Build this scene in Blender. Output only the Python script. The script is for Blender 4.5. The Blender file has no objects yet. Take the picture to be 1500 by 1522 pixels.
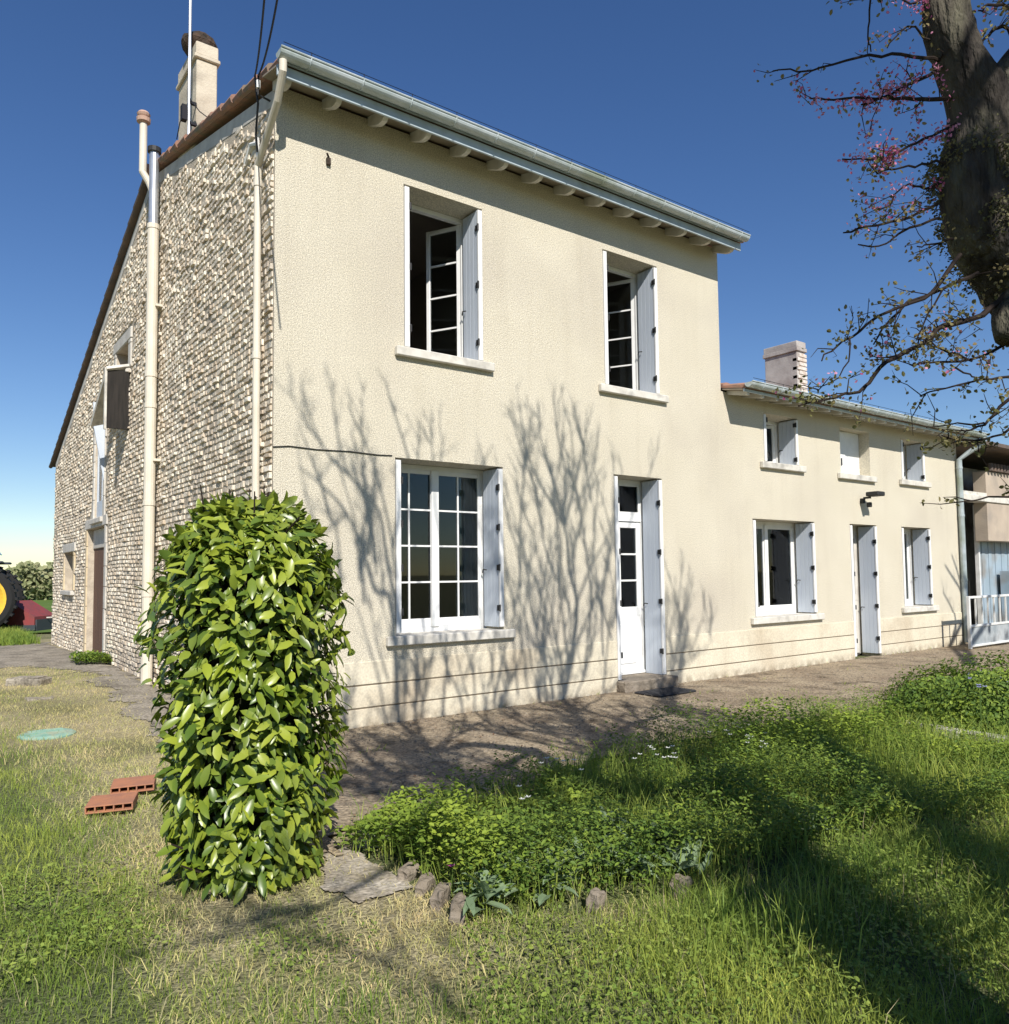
import bpy, math, random
import numpy as np
from mathutils import Vector, Matrix
random.seed(7); rng=np.random.default_rng(11)
sc=bpy.context.scene; COL=sc.collection
R=math.radians
# ---------------------------------------------------------------- camera
F_,CY=1176.0,784.7; YAW,TILT,ROLL=R(53.039),R(3.356),R(-0.642); CAM=np.array([-2.531,-6.732,1.4])
_d=np.array([math.cos(YAW)*math.cos(TILT),math.sin(YAW)*math.cos(TILT),math.sin(TILT)])
_r=np.array([math.sin(YAW),-math.cos(YAW),0]); _u=np.cross(_r,_d)
CR=math.cos(ROLL)*_r+math.sin(ROLL)*_u; CU=-math.sin(ROLL)*_r+math.cos(ROLL)*_u
def ray(x,y): return _d+CR*(x-750)/F_+CU*(CY-y)/F_
def on(ax,val,x,y):
    k=ray(x,y); i='xyz'.index(ax); return CAM+k*((val-CAM[i])/k[i])
def atd(x,y,dist):
    k=ray(x,y); return CAM+k*dist
def proj(P):
    q=np.asarray(P,float)-CAM; w=q@_d
    return 750+F_*(q@CR)/w, CY-F_*(q@CU)/w, w
cd=bpy.data.cameras.new('camera'); cam=bpy.data.objects.new('camera',cd); COL.objects.link(cam)
M=Matrix(((CR[0],CU[0],-_d[0],CAM[0]),(CR[1],CU[1],-_d[1],CAM[1]),(CR[2],CU[2],-_d[2],CAM[2]),(0,0,0,1)))
cam.matrix_world=M; cd.sensor_fit='HORIZONTAL'; cd.sensor_width=36; cd.lens=F_/1500*36; cd.shift_y=(CY-761)/1500
cd.clip_start=.05; cd.clip_end=6000; sc.camera=cam
# ---------------------------------------------------------------- light
SUN=np.array([-.38,-1.0,.88]); SUN/=np.linalg.norm(SUN)
w=bpy.data.worlds.new('World'); sc.world=w; w.use_nodes=True
nt=w.node_tree; bg=nt.nodes['Background']; sky=nt.nodes.new('ShaderNodeTexSky'); sky.sky_type='NISHITA'
sky.sun_disc=False; sky.sun_elevation=math.asin(SUN[2]); sky.sun_rotation=math.atan2(SUN[0],SUN[1])
sky.altitude=50; sky.air_density=1.0; sky.dust_density=.0; sky.ozone_density=2.4
hs_=nt.nodes.new('ShaderNodeHueSaturation'); hs_.inputs['Saturation'].default_value=1.22; hs_.inputs['Hue'].default_value=.510; nt.links.new(sky.outputs[0],hs_.inputs['Color']); nt.links.new(hs_.outputs[0],bg.inputs[0]); bg.inputs[1].default_value=.090
ld=bpy.data.lights.new('sun','SUN'); ld.energy=5.0; ld.angle=R(.42); ld.color=(1,.95,.88)
lo=bpy.data.objects.new('sun',ld); COL.objects.link(lo); lo.rotation_euler=Vector(SUN).to_track_quat('Z','Y').to_euler(); lo.location=(-20,-60,50)
sc.view_settings.view_transform='Standard'; sc.view_settings.look='None'; sc.view_settings.exposure=.27; sc.view_settings.gamma=1
sc.render.engine='CYCLES'
# ---------------------------------------------------------------- materials
def mat(name,c,c2=None,rough=.8,scale=6,bump=0,bscale=60,spec=.3,metal=0,detail=6,stain=None,sscale=.8,attr=None,coord='Object',stretch=None,ramp=(.35,.65),transl=0,bdist=.01,objrand=0,grain=0,gscale=120,streak=0,dirt=None):
    m=bpy.data.materials.new(name); m.use_nodes=True; t=m.node_tree; N=t.nodes; L=t.links
    b=N['Principled BSDF']; b.inputs['Roughness'].default_value=rough; b.inputs['Metallic'].default_value=metal
    b.inputs['Specular IOR Level'].default_value=spec
    tc=N.new('ShaderNodeTexCoord'); src=tc.outputs[coord]
    if stretch:
        mp=N.new('ShaderNodeMapping'); mp.inputs['Scale'].default_value=stretch; L.new(src,mp.inputs[0]); src=mp.outputs[0]
    col=None
    def rgb(v): 
        n=N.new('ShaderNodeRGB'); n.outputs[0].default_value=(*v,1); return n.outputs[0]
    def mix(f,a,bb,mode='MIX'):
        n=N.new('ShaderNodeMix'); n.data_type='RGBA'; n.blend_type=mode
        if isinstance(f,float): n.inputs[0].default_value=f
        else: L.new(f,n.inputs[0])
        L.new(a,n.inputs[6]); L.new(bb,n.inputs[7]); return n.outputs[2]
    def noise(s,d=detail,lo=ramp[0],hi=ramp[1]):
        n=N.new('ShaderNodeTexNoise'); n.inputs['Scale'].default_value=s; n.inputs['Detail'].default_value=d; L.new(src,n.inputs['Vector'])
        r=N.new('ShaderNodeMapRange'); r.inputs[1].default_value=lo; r.inputs[2].default_value=hi; L.new(n.outputs[0],r.inputs[0]); return r.outputs[0]
    col=rgb(c)
    if c2 is not None: col=mix(noise(scale),col,rgb(c2))
    if attr:
        a=N.new('ShaderNodeAttribute'); a.attribute_name='tint'
        col=mix(a.outputs['Fac'],col,mix(1.0,col,rgb(attr),'MULTIPLY'))
    if objrand:
        oi=N.new('ShaderNodeObjectInfo'); hs=N.new('ShaderNodeHueSaturation'); r=N.new('ShaderNodeMapRange'); r.inputs[3].default_value=1-objrand; r.inputs[4].default_value=1+objrand
        L.new(oi.outputs['Random'],r.inputs[0]); L.new(r.outputs[0],hs.inputs['Value']); L.new(col,hs.inputs['Color']); col=hs.outputs[0]
    if stain: col=mix(noise(sscale,8,.5,.72),col,rgb(stain))
    if streak:
        mp2=N.new('ShaderNodeMapping'); mp2.inputs['Scale'].default_value=(3.5,3.5,.32); L.new(tc.outputs[coord],mp2.inputs[0]); n2=N.new('ShaderNodeTexNoise'); n2.inputs['Scale'].default_value=1.6; n2.inputs['Detail'].default_value=7; L.new(mp2.outputs[0],n2.inputs['Vector'])
        r2=N.new('ShaderNodeMapRange'); r2.inputs[1].default_value=.52; r2.inputs[2].default_value=.75; r2.inputs[4].default_value=streak; L.new(n2.outputs[0],r2.inputs[0]); col=mix(r2.outputs[0],col,mix(1.0,col,rgb((.62,.58,.52)),'MULTIPLY'))
    if dirt:
        sx=N.new('ShaderNodeSeparateXYZ'); L.new(tc.outputs[coord],sx.inputs[0]); r3=N.new('ShaderNodeMapRange'); r3.inputs[1].default_value=0; r3.inputs[2].default_value=dirt; r3.inputs[3].default_value=1.1; r3.inputs[4].default_value=0; L.new(sx.outputs[2],r3.inputs[0])
        mm=N.new('ShaderNodeMath'); mm.operation='MULTIPLY'; L.new(r3.outputs[0],mm.inputs[0]); L.new(noise(9,8,.35,.7),mm.inputs[1]); col=mix(mm.outputs[0],col,rgb((.24,.19,.13)))
    if grain: col=mix(noise(gscale,3,.35,.65),mix(1.0,col,rgb((1-grain,)*3),'MULTIPLY'),mix(1.0,col,rgb((1+grain*.5,)*3),'MULTIPLY'))
    L.new(col,b.inputs['Base Color'])
    if bump:
        n=N.new('ShaderNodeTexNoise'); n.inputs['Scale'].default_value=bscale; n.inputs['Detail'].default_value=4; L.new(src,n.inputs['Vector'])
        bp=N.new('ShaderNodeBump'); bp.inputs['Strength'].default_value=bump; bp.inputs['Distance'].default_value=bdist; L.new(n.outputs[0],bp.inputs['Height']); L.new(bp.outputs[0],b.inputs['Normal'])
    if transl:
        tr=N.new('ShaderNodeBsdfTranslucent'); L.new(col,tr.inputs[0]); ms=N.new('ShaderNodeMixShader'); ms.inputs[0].default_value=transl
        L.new(b.outputs[0],ms.inputs[1]); L.new(tr.outputs[0],ms.inputs[2]); L.new(ms.outputs[0],N['Material Output'].inputs[0])
    return m
def glass(name,tint=(.85,.9,.9),alpha=.82):
    m=bpy.data.materials.new(name); m.use_nodes=True; t=m.node_tree; N=t.nodes; L=t.links
    for n in list(N):
        if n.type=='BSDF_PRINCIPLED': N.remove(n)
    tr=N.new('ShaderNodeBsdfTransparent'); tr.inputs[0].default_value=(*tint,1)
    gl=N.new('ShaderNodeBsdfGlossy'); gl.inputs['Roughness'].default_value=.02
    lw=N.new('ShaderNodeFresnel'); lw.inputs[0].default_value=1.5
    ms=N.new('ShaderNodeMixShader'); L.new(lw.outputs[0],ms.inputs[0]); L.new(tr.outputs[0],ms.inputs[1]); L.new(gl.outputs[0],ms.inputs[2]); L.new(ms.outputs[0],N['Material Output'].inputs[0])
    return m
MT=dict(
 render=mat('roughcast_render',(.725,.665,.53),(.69,.63,.495),rough=.95,scale=1.3,grain=.30,gscale=85,streak=.16,bump=1.0,bscale=120,stain=(.62,.56,.45),sscale=.55,bdist=.012,spec=.1),
 plinth=mat('smooth_plinth_render',(.68,.62,.48),(.62,.56,.43),rough=.9,scale=3,dirt=.12,streak=.3,grain=.12,gscale=50,bump=.25,bscale=40,stain=(.52,.44,.32),sscale=1.2,spec=.1,bdist=.006),
 groove=mat('groove_dark_render',(.22,.18,.13),rough=.95),
 mortar=mat('lime_mortar',(.54,.47,.37),(.42,.36,.28),rough=.95,scale=9,bump=.8,bscale=50,spec=.1),
 stone=mat('rubble_limestone',(.86,.79,.66),(.75,.67,.55),rough=.92,scale=7,bump=.6,bscale=45,attr=(.66,.60,.54),spec=.1,stain=(.42,.36,.29),sscale=2.0),
 ochre=mat('dressed_ochre_stone',(.66,.55,.36),(.58,.46,.30),rough=.9,scale=5,bump=.4,bscale=30,stain=(.5,.42,.32),sscale=2),
 dress=mat('dressed_grey_stone',(.60,.57,.51),(.48,.45,.40),rough=.9,scale=5,bump=.4,bscale=30),
 sill=mat('painted_sill',(.68,.65,.58),(.58,.55,.48),rough=.85,scale=9,bump=.25,bscale=30,stain=(.38,.36,.32),sscale=6),
 shutter=mat('blue_grey_shutter_paint',(.55,.60,.66),(.50,.55,.62),rough=.55,scale=5,stretch=(1,1,.3)),
 white=mat('white_window_paint',(.80,.80,.78),(.74,.74,.72),rough=.45,scale=8),
 iron=mat('black_iron',(.03,.03,.03),rough=.6),
 zinc=mat('zinc',(.42,.47,.49),(.32,.37,.37),rough=.5,scale=7,metal=.2,stain=(.24,.28,.22),sscale=3),
 gutter=mat('pale_zinc_gutter',(.56,.61,.62),(.44,.50,.50),rough=.55,scale=7,metal=.1,stain=(.30,.34,.26),sscale=3),
 fascia=mat('pale_blue_fascia_paint',(.47,.54,.58),(.40,.47,.51),rough=.7,scale=6,stain=(.34,.38,.38),sscale=4),
 rafter=mat('white_rafter_paint',(.66,.64,.58),(.52,.50,.44),rough=.8,scale=8),
 soffit=mat('soffit_boards',(.34,.29,.23),(.26,.22,.17),rough=.9,scale=5),
 pipe=mat('cream_plastic_pipe',(.70,.64,.53),(.64,.58,.47),rough=.5,scale=4),
 tile=mat('terracotta_roof_tile',(.38,.20,.14),(.26,.17,.13),rough=.9,scale=8,bump=.4,bscale=30,stain=(.20,.18,.13),sscale=3),
 slate=mat('dark_weathered_tile',(.11,.09,.08),(.17,.12,.09),rough=.9,scale=5,bump=.4,bscale=20),
 chim=mat('chimney_render',(.62,.55,.43),(.50,.43,.33),rough=.95,scale=4,bump=.5,bscale=40,stain=(.33,.29,.23),sscale=2),
 chim2=mat('chimney_grey_render',(.52,.49,.45),(.42,.39,.36),rough=.95,scale=4,bump=.4,bscale=40,stain=(.30,.26,.24),sscale=2),
 brick=mat('white_washed_brick',(.72,.68,.62),(.52,.42,.34),rough=.9,scale=14),
 soot=mat('sooty_terracotta',(.03,.028,.022),(.085,.055,.04),rough=.95,scale=9,bump=.9,bscale=25,bdist=.03),
 steel=mat('galvanised_steel',(.55,.57,.60),(.45,.47,.5),rough=.35,metal=.6,scale=6),
 interior=mat('interior_plaster',(.34,.31,.27),rough=.95),
 door_wood=mat('brown_barn_door_wood',(.16,.09,.06),(.12,.07,.05),rough=.8,scale=4,stretch=(1,8,.4)),
 curtain=mat('net_curtain',(.55,.55,.52),rough=.9,transl=.3),
 tan=mat('tan_outbuilding_render',(.48,.40,.31),(.40,.33,.26),rough=.95,scale=2,bump=.5,bscale=40,stain=(.3,.26,.22),sscale=1.5),
 sheet=mat('blue_grey_metal_sheet',(.36,.44,.50),(.30,.38,.43),rough=.5,scale=3,metal=.1,stain=(.28,.27,.25),sscale=2),
 patio=mat('weathered_concrete_patio',(.28,.22,.155),(.42,.345,.24),rough=.95,scale=1.6,bump=.9,bscale=35,grain=.4,gscale=40,stain=(.11,.085,.06),sscale=3.2,spec=.1,bdist=.02,detail=10),
 conc=mat('pale_concrete',(.36,.32,.26),(.27,.24,.19),rough=.95,scale=3,bump=.6,bscale=40,stain=(.17,.15,.12),sscale=2.5,spec=.1,grain=.4,gscale=35),
 soil=mat('lawn_soil',(.40,.35,.20),(.47,.40,.26),rough=1,attr=(.30,.40,.30),grain=.4,gscale=60,scale=3.5,bump=1,bscale=45,stain=(.11,.12,.045),sscale=.9,spec=.05,bdist=.03,detail=12),
 field=mat('green_field',(.085,.15,.035),(.13,.19,.05),rough=1,scale=.15,spec=.05),
 dry=mat('short_dry_grass',(.60,.56,.27),(.44,.48,.16),rough=.8,scale=2,attr=(1.35,1.12,1.25),transl=.25,spec=.15),
 grass=mat('long_green_grass',(.145,.235,.042),(.26,.335,.07),rough=.6,scale=1.3,attr=(2.1,1.75,1.6),transl=.35,spec=.3),
 weed=mat('weed_leaves',(.065,.13,.026),(.125,.205,.042),rough=.6,scale=2.3,attr=(2.9,2.2,1.4),transl=.3,spec=.3),
 bweed=mat('bright_weed_leaves',(.22,.30,.035),(.30,.36,.06),rough=.6,scale=3,attr=(.5,.6,.7),transl=.35),
 deadleaf=mat('dead_leaf',(.20,.13,.07),(.30,.22,.13),rough=.95,scale=8,attr=(.6,.5,.5)),
 straw=mat('dry_straw',(.48,.42,.24),rough=.9,attr=(.8,.8,.8),transl=.2),
 darkwood=mat('dark_weathered_board',(.035,.03,.026),(.02,.018,.016),rough=.9,scale=5,stretch=(6,6,.5)),
 clover=mat('clover_leaf',(.15,.24,.045),(.25,.33,.075),rough=.6,scale=1.5,attr=(1.5,1.3,1.1),transl=.3,spec=.3),
 gpanel=mat('worn_gate_panel',(.22,.26,.28),(.45,.47,.47),rough=.6,scale=2.2,stain=(.12,.13,.14),sscale=3),
 path=mat('pale_broken_path',(.50,.45,.37),(.34,.29,.22),rough=.95,scale=6,bump=.8,bscale=40,stain=(.22,.19,.12),sscale=5,grain=.4,gscale=50),
 lamb=mat('grey_green_broad_leaves',(.16,.23,.12),(.22,.29,.17),rough=.75,scale=6,attr=(1.2,1.2,1.2),transl=.2),
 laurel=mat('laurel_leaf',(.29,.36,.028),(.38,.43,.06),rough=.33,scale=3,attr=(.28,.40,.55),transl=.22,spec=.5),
 laurel_in=mat('laurel_inner_shade',(.02,.022,.012),rough=1,spec=.05),
 bark=mat('redbud_bark',(.028,.024,.022),(.085,.074,.06),rough=.95,scale=14,stretch=(1,1,.3),bump=1,bscale=45,bdist=.04,stain=(.17,.16,.11),sscale=9,spec=.1),
 lichen=mat('pale_lichen_patch',(.20,.185,.11),(.10,.095,.04),rough=1,scale=30,bump=.8,bscale=60,spec=.05),
 twig=mat('dark_twig_bark',(.032,.024,.02),rough=.9,spec=.1),
 leaf=mat('young_redbud_leaf',(.14,.15,.05),(.20,.16,.08),rough=.6,scale=5,attr=(1.4,1.3,1.2),transl=.35),
 pink=mat('pink_blossom',(.50,.10,.24),(.68,.34,.46),rough=.7,scale=12,transl=.3),
 petal_w=mat('white_petal',(.75,.75,.70),rough=.7,transl=.2),
 petal_p=mat('magenta_petal',(.75,.10,.50),rough=.7),
 petal_b=mat('pale_blue_petal',(.38,.38,.70),rough=.7,transl=.2),
 pale_terra=mat('pale_terracotta_cap',(.50,.33,.25),(.42,.28,.21),rough=.9,scale=10),
 terra=mat('orange_hollow_brick',(.44,.19,.10),(.34,.16,.10),rough=.9,scale=12,bump=.3,bscale=50),
 dark=mat('dark_hole',(.02,.015,.012),rough=1),
 green_pl=mat('faded_green_plastic',(.20,.36,.28),(.30,.42,.34),rough=.7,scale=8,stain=(.34,.33,.22),sscale=5),
 rock=mat('grey_edging_stone',(.20,.165,.125),(.30,.255,.20),rough=.95,scale=7,bump=.9,bscale=20,bdist=.03,stain=(.14,.12,.09),sscale=4),
 pale_rock=mat('pale_limestone_block',(.55,.52,.46),(.42,.39,.34),rough=.95,scale=7,bump=.7,bscale=25),
 tyre=mat('black_rubber',(.02,.02,.02),rough=.85),
 rim=mat('yellow_wheel_paint',(.75,.48,.04),(.62,.40,.06),rough=.5,scale=5),
 tgreen=mat('tractor_green_paint',(.03,.13,.04),rough=.5),
 cabg=mat('dark_cab_frame',(.05,.06,.07),rough=.6),
 red=mat('faded_red_paint',(.27,.055,.055),(.20,.06,.06),rough=.7,scale=6),
 hedge=mat('hedge_leaves',(.22,.26,.11),(.30,.30,.17),rough=.8,scale=.4,transl=.2,attr=(1.3,1.2,1.2)),
 mat_=mat('dark_doormat',(.03,.03,.035),(.06,.06,.06),rough=1,scale=30),
 gatep=mat('white_gate_paint',(.72,.72,.70),(.60,.60,.57),rough=.5,scale=8),
 cable=mat('black_cable',(.015,.015,.02),rough=.7),
)
GL=glass('window_glass',(.75,.8,.8)); GLC=glass('cab_glass',(.45,.62,.70))
# ---------------------------------------------------------------- mesh helpers
def link(name,me,parent=None):
    o=bpy.data.objects.new(name,me); COL.objects.link(o)
    if parent is not None: o.parent=parent
    return o
def raw(name,V,faces_flat,loop_tot,mats,parent=None,midx=None,smooth=False,tint=None):
    V=np.asarray(V,np.float32); me=bpy.data.meshes.new(name); me.vertices.add(len(V)); me.vertices.foreach_set('co',V.ravel())
    ff=np.asarray(faces_flat,np.int32).ravel(); lt=np.asarray(loop_tot,np.int32)
    me.loops.add(len(ff)); me.loops.foreach_set('vertex_index',ff); me.polygons.add(len(lt))
    ls=np.concatenate([[0],np.cumsum(lt)[:-1]]).astype(np.int32)
    me.polygons.foreach_set('loop_start',ls); me.polygons.foreach_set('loop_total',lt)
    for m in (mats if isinstance(mats,(list,tuple)) else [mats]): me.materials.append(m)
    if midx is not None: me.polygons.foreach_set('material_index',np.asarray(midx,np.int32))
    me.polygons.foreach_set('use_smooth',np.full(len(lt),bool(smooth)))
    if tint is not None:
        a=me.attributes.new('tint','FLOAT','FACE'); a.data.foreach_set('value',np.asarray(tint,np.float32))
    me.update(calc_edges=True); me.validate()
    return link(name,me,parent)
class MB:
    def __init__(s): s.V=[]; s.F=[]; s.mi=[]; s.t=[]; s.sm=False
    def add(s,V,F,mi=0,t=0.0):
        n=len(s.V); s.V+= [tuple(map(float,v)) for v in V]; s.F+=[[i+n for i in f] for f in F]; s.mi+=[mi]*len(F); s.t+=[t]*len(F); return s
    def box(s,x0,x1,y0,y1,z0,z1,mi=0,j=0,t=0.0,M=None,b=0):
        if b:
            # chamfered box: 24 verts
            V=[];idx={}
            X=(x0,x1);Y=(y0,y1);Z=(z0,z1); F=[]
            for i in (0,1):
                for k in (0,1):
                    for l in (0,1):
                        sx,sy,sz=(1,-1)[i],(1,-1)[k],(1,-1)[l]
                        for a in range(3):
                            p=[X[i]+sx*b,Y[k]+sy*b,Z[l]+sz*b]; p[a]=(X[i],Y[k],Z[l])[a]; idx[(i,k,l,a)]=len(V); V.append(p)
            g=lambda i,k,l,a: idx[(i,k,l,a)]
            for a,i in ((0,0),(0,1)): F.append([g(i,0,0,0),g(i,1,0,0),g(i,1,1,0),g(i,0,1,0)])
            for k in (0,1): F.append([g(0,k,0,1),g(1,k,0,1),g(1,k,1,1),g(0,k,1,1)])
            for l in (0,1): F.append([g(0,0,l,2),g(1,0,l,2),g(1,1,l,2),g(0,1,l,2)])
            for k in (0,1):
                for l in (0,1): F.append([g(0,k,l,1),g(1,k,l,1),g(1,k,l,2),g(0,k,l,2)])
            for i in (0,1):
                for l in (0,1): F.append([g(i,0,l,0),g(i,1,l,0),g(i,1,l,2),g(i,0,l,2)])
            for i in (0,1):
                for k in (0,1): F.append([g(i,k,0,0),g(i,k,1,0),g(i,k,1,1),g(i,k,0,1)])
            for i in (0,1):
                for k in (0,1):
                    for l in (0,1): F.append([g(i,k,l,0),g(i,k,l,1),g(i,k,l,2)])
        else:
            V=[(x,y,z) for x in (x0,x1) for y in (y0,y1) for z in (z0,z1)]
            F=[[0,1,3,2],[4,6,7,5],[0,4,5,1],[2,3,7,6],[0,2,6,4],[1,5,7,3]]
        if j: V=[[c+random.uniform(-j,j) for c in v] for v in V]
        if M is not None: V=[tuple(M@Vector(v)) for v in V]
        return s.add(V,F,mi,t)
    def tube(s,P,r,n=8,mi=0,cap=True,t=0.0):
        P=[np.asarray(p,float) for p in P]; rr=r if hasattr(r,'__len__') else [r]*len(P); V=[];F=[]
        up=None
        for i,p in enumerate(P):
            a=P[min(i+1,len(P)-1)]-P[max(i-1,0)]; a=a/(np.linalg.norm(a)+1e-9)
            if up is None: up=np.array([0,0,1.]) if abs(a[2])<.9 else np.array([1.,0,0])
            e1=np.cross(a,up); e1/=np.linalg.norm(e1)+1e-9; e2=np.cross(e1,a); up=e2
            for k in range(n):
                th=2*math.pi*k/n; V.append(p+rr[i]*(math.cos(th)*e1+math.sin(th)*e2))
        for i in range(len(P)-1):
            for k in range(n): F.append([i*n+k,i*n+(k+1)%n,(i+1)*n+(k+1)%n,(i+1)*n+k])
        if cap: F.append(list(range(n))[::-1]); F.append([(len(P)-1)*n+k for k in range(n)])
        return s.add(V,F,mi,t)
    def lathe(s,prof,c,n=24,mi=0,axis='z'):
        V=[];F=[]
        for (r,h) in prof:
            for k in range(n):
                th=2*math.pi*k/n; a,b=r*math.cos(th),r*math.sin(th)
                V.append({'z':(c[0]+a,c[1]+b,c[2]+h),'y':(c[0]+a,c[1]+h,c[2]+b),'x':(c[0]+h,c[1]+a,c[2]+b)}[axis])
        for i in range(len(prof)-1):
            for k in range(n): F.append([i*n+k,i*n+(k+1)%n,(i+1)*n+(k+1)%n,(i+1)*n+k])
        return s.add(V,F,mi)
    def build(s,name,mats,parent=None,smooth=False,fix=False):
        lt=[len(f) for f in s.F]; ff=[i for f in s.F for i in f]
        o=raw(name,s.V,ff,lt,mats,parent,s.mi,smooth,s.t)
        if fix:
            import bmesh
            bm=bmesh.new(); bm.from_mesh(o.data); bmesh.ops.recalc_face_normals(bm,faces=bm.faces); bm.to_mesh(o.data); bm.free()
        return o
def thing(name,label,cat,loc=(0,0,0),group=None):
    o=bpy.data.objects.new(name,None); COL.objects.link(o); o.location=loc; o.empty_display_size=.2; return tag(o,label,cat,group)
def tag(o,label,cat,group=None):
    o['label']=label; o['category']=cat
    if group: o['group']=group
    return o
def struct(o): o['kind']='structure'; return o
def stuff(o,label,cat): tag(o,label,cat); o['kind']='stuff'; return o
def gz(x,y):   # gentle rise of the ground beside the gable
    x=np.asarray(x,float); y=np.asarray(y,float)
    s=np.clip((y-.5)/4,0,1); s=s*s*(3-2*s); q=np.clip((.6-x)/.8,0,1)
    return .12*s*q*np.clip((14-y)/6,0,1)
def vnoise(x,y,seed=0):
    x=np.asarray(x,float); y=np.asarray(y,float); r=np.random.default_rng(seed); T=r.random((64,64))
    xi=np.floor(x).astype(int); yi=np.floor(y).astype(int); fx=x-xi; fy=y-yi; fx=fx*fx*(3-2*fx); fy=fy*fy*(3-2*fy)
    g=lambda a,b: T[a%64,b%64]
    return (g(xi,yi)*(1-fx)+g(xi+1,yi)*fx)*(1-fy)+(g(xi,yi+1)*(1-fx)+g(xi+1,yi+1)*fx)*fy
# ---------------------------------------------------------------- wall with openings
def facade(mb,x0,x1,z0,top,holes,depth,fx=None,P=lambda x,y,z:(x,y,z),y0=0.0,reveal_mi=0):
    """front face cells of a wall in x,z with rectangular holes and reveals; top: function of x; extra x-breaks fx"""
    xs=sorted(set([x0,x1]+[h[0] for h in holes]+[h[1] for h in holes]+(fx or []))); zs=sorted(set([z0]+[h[2] for h in holes]+[h[3] for h in holes if h[3]<1e3]))
    for a,b in zip(xs[:-1],xs[1:]):
        m=(a+b)/2; col=[z for z in zs]
        segs=list(zip(col[:-1],col[1:]))+[(col[-1],None)]
        for lo,hi in segs:
            if hi is not None:
                if any(h[0]<m<h[1] and h[2]<(lo+hi)/2<h[3] for h in holes): continue
                if lo>=max(top(a),top(b)): continue
                V=[P(a,y0,min(lo,top(a))),P(b,y0,min(lo,top(b))),P(b,y0,min(hi,top(b))),P(a,y0,min(hi,top(a)))]
            elif lo>=min(top(a),top(b)): V=[P(a,y0,min(lo,top(a))),P(b,y0,min(lo,top(b))),P(b,y0,top(b)),P(a,y0,top(a))]
            else: V=[P(a,y0,lo),P(b,y0,lo),P(b,y0,top(b)),P(a,y0,top(a))]
            mb.add(V,[[0,1,2,3]])
    for h in holes:
        a,b,lo,hi=h[:4]; d=y0+depth
        for q in ([(a,y0,lo),(a,d,lo),(a,d,hi),(a,y0,hi)],[(b,y0,lo),(b,y0,hi),(b,d,hi),(b,d,lo)],[(a,y0,hi),(a,d,hi),(b,d,hi),(b,y0,hi)],[(a,y0,lo),(b,y0,lo),(b,d,lo),(a,d,lo)]):
            if all(v[2]==lo for v in q) and lo<=z0+1e-6: continue
            mb.add([P(*v) for v in q],[[0,1,2,3]],reveal_mi)
# ---------------------------------------------------------------- windows, doors, shutters
DEP=.33
def sash(mb,x0,x1,z0,z1,y,cols,rows,st=.045,bar=.018,M=None,bot=None):
    B=lambda a,b,c,d,e,f: mb.box(a,b,c,d,e,f,M=M,b=.004)
    B(x0,x0+st,y,y+.04,z0,z1); B(x1-st,x1,y,y+.04,z0,z1)
    B(x0+st,x1-st,y+.002,y+.038,z1-st,z1); B(x0+st,x1-st,y+.002,y+.038,z0,z0+(bot or st*1.5))
    zb=z0+(bot or st*1.5); zt=z1-st
    for i in range(1,cols):
        x=x0+st+(x1-x0-2*st)*i/cols; mb.box(x-bar/2,x+bar/2,y+.006,y+.034,zb,zt,M=M)
    for i in range(1,rows):
        z=zb+(zt-zb)*i/rows; mb.box(x0+st,x1-st,y+.008,y+.032,z-bar/2,z+bar/2,M=M)
def pane(name,x0,x1,z0,z1,y,par,M=None):
    mb=MB(); mb.box(x0,x1,y,y+.005,z0,z1,M=M); return mb.build(name,GL,par)
def shutter(par,x,side,z0,z1,w=.30,y0=-.012,hinges=3,th=.045,label=None):
    """leaf folded flat against the reveal; side -1 = left reveal, +1 = right reveal; x = reveal face"""
    mb=MB(); xa,xb=(x+.012,x+.012+th) if side<0 else (x-.012-th,x-.012)
    n=4; 
    for i in range(n):
        a=y0+.03+(w-.03)*i/n; b=y0+.03+(w-.03)*(i+1)/n-.003
        mb.box(xa,xb,a,b,z0,z1,b=.0015)
    mb.box(xa-.004,xb+.004,y0,y0+.026,z0+.004,z1-.004,mi=1,b=.003)
    face=xa if side>0 else xb; s=-1 if side>0 else 1
    for k in range(hinges):
        z=z0+(z1-z0)*(.12+.76*k/(hinges-1))
        mb.box(min(face,face+s*.010),max(face,face+s*.010),y0+.0,y0+.05,z-.03,z+.03,mi=2)
        mb.tube([(face+s*.012,y0-.004,z-.035),(face+s*.012,y0-.004,z+.035)],.011,6,mi=2)
    z=z0+(z1-z0)*.36
    mb.tube([(face+s*.018,y0+w*.75,z),(face+s*.03,y0+w*.9,z+.005),(face+s*.02,y0+w*.98,z-.03)],.007,5,mi=2)
    return mb.build('shutter',[MT['shutter'],MT['white'],MT['iron']],par)
def sill(par,x0,x1,z,over=.11,h=.085,p=.06,x1o=None):
    mb=MB(); mb.box(x0-over,x1+over,-p,-.002,z-h,z+.006,b=.008); mb.box(x0+.003,x1-.003,-.002,DEP+.03,z-h,z+.004); return mb.build('sill',MT['sill'],par)
def frame_outer(mb,x0,x1,z0,z1,y,t=.05):
    mb.box(x0+.002,x0+t,y,y+.06,z0+.004,z1-.003); mb.box(x1-t,x1-.002,y,y+.06,z0+.004,z1-.003); mb.box(x0+t,x1-t,y,y+.06,z1-t,z1-.003); mb.box(x0+t,x1-t,y,y+.06,z0+.004,z0+t)
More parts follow.
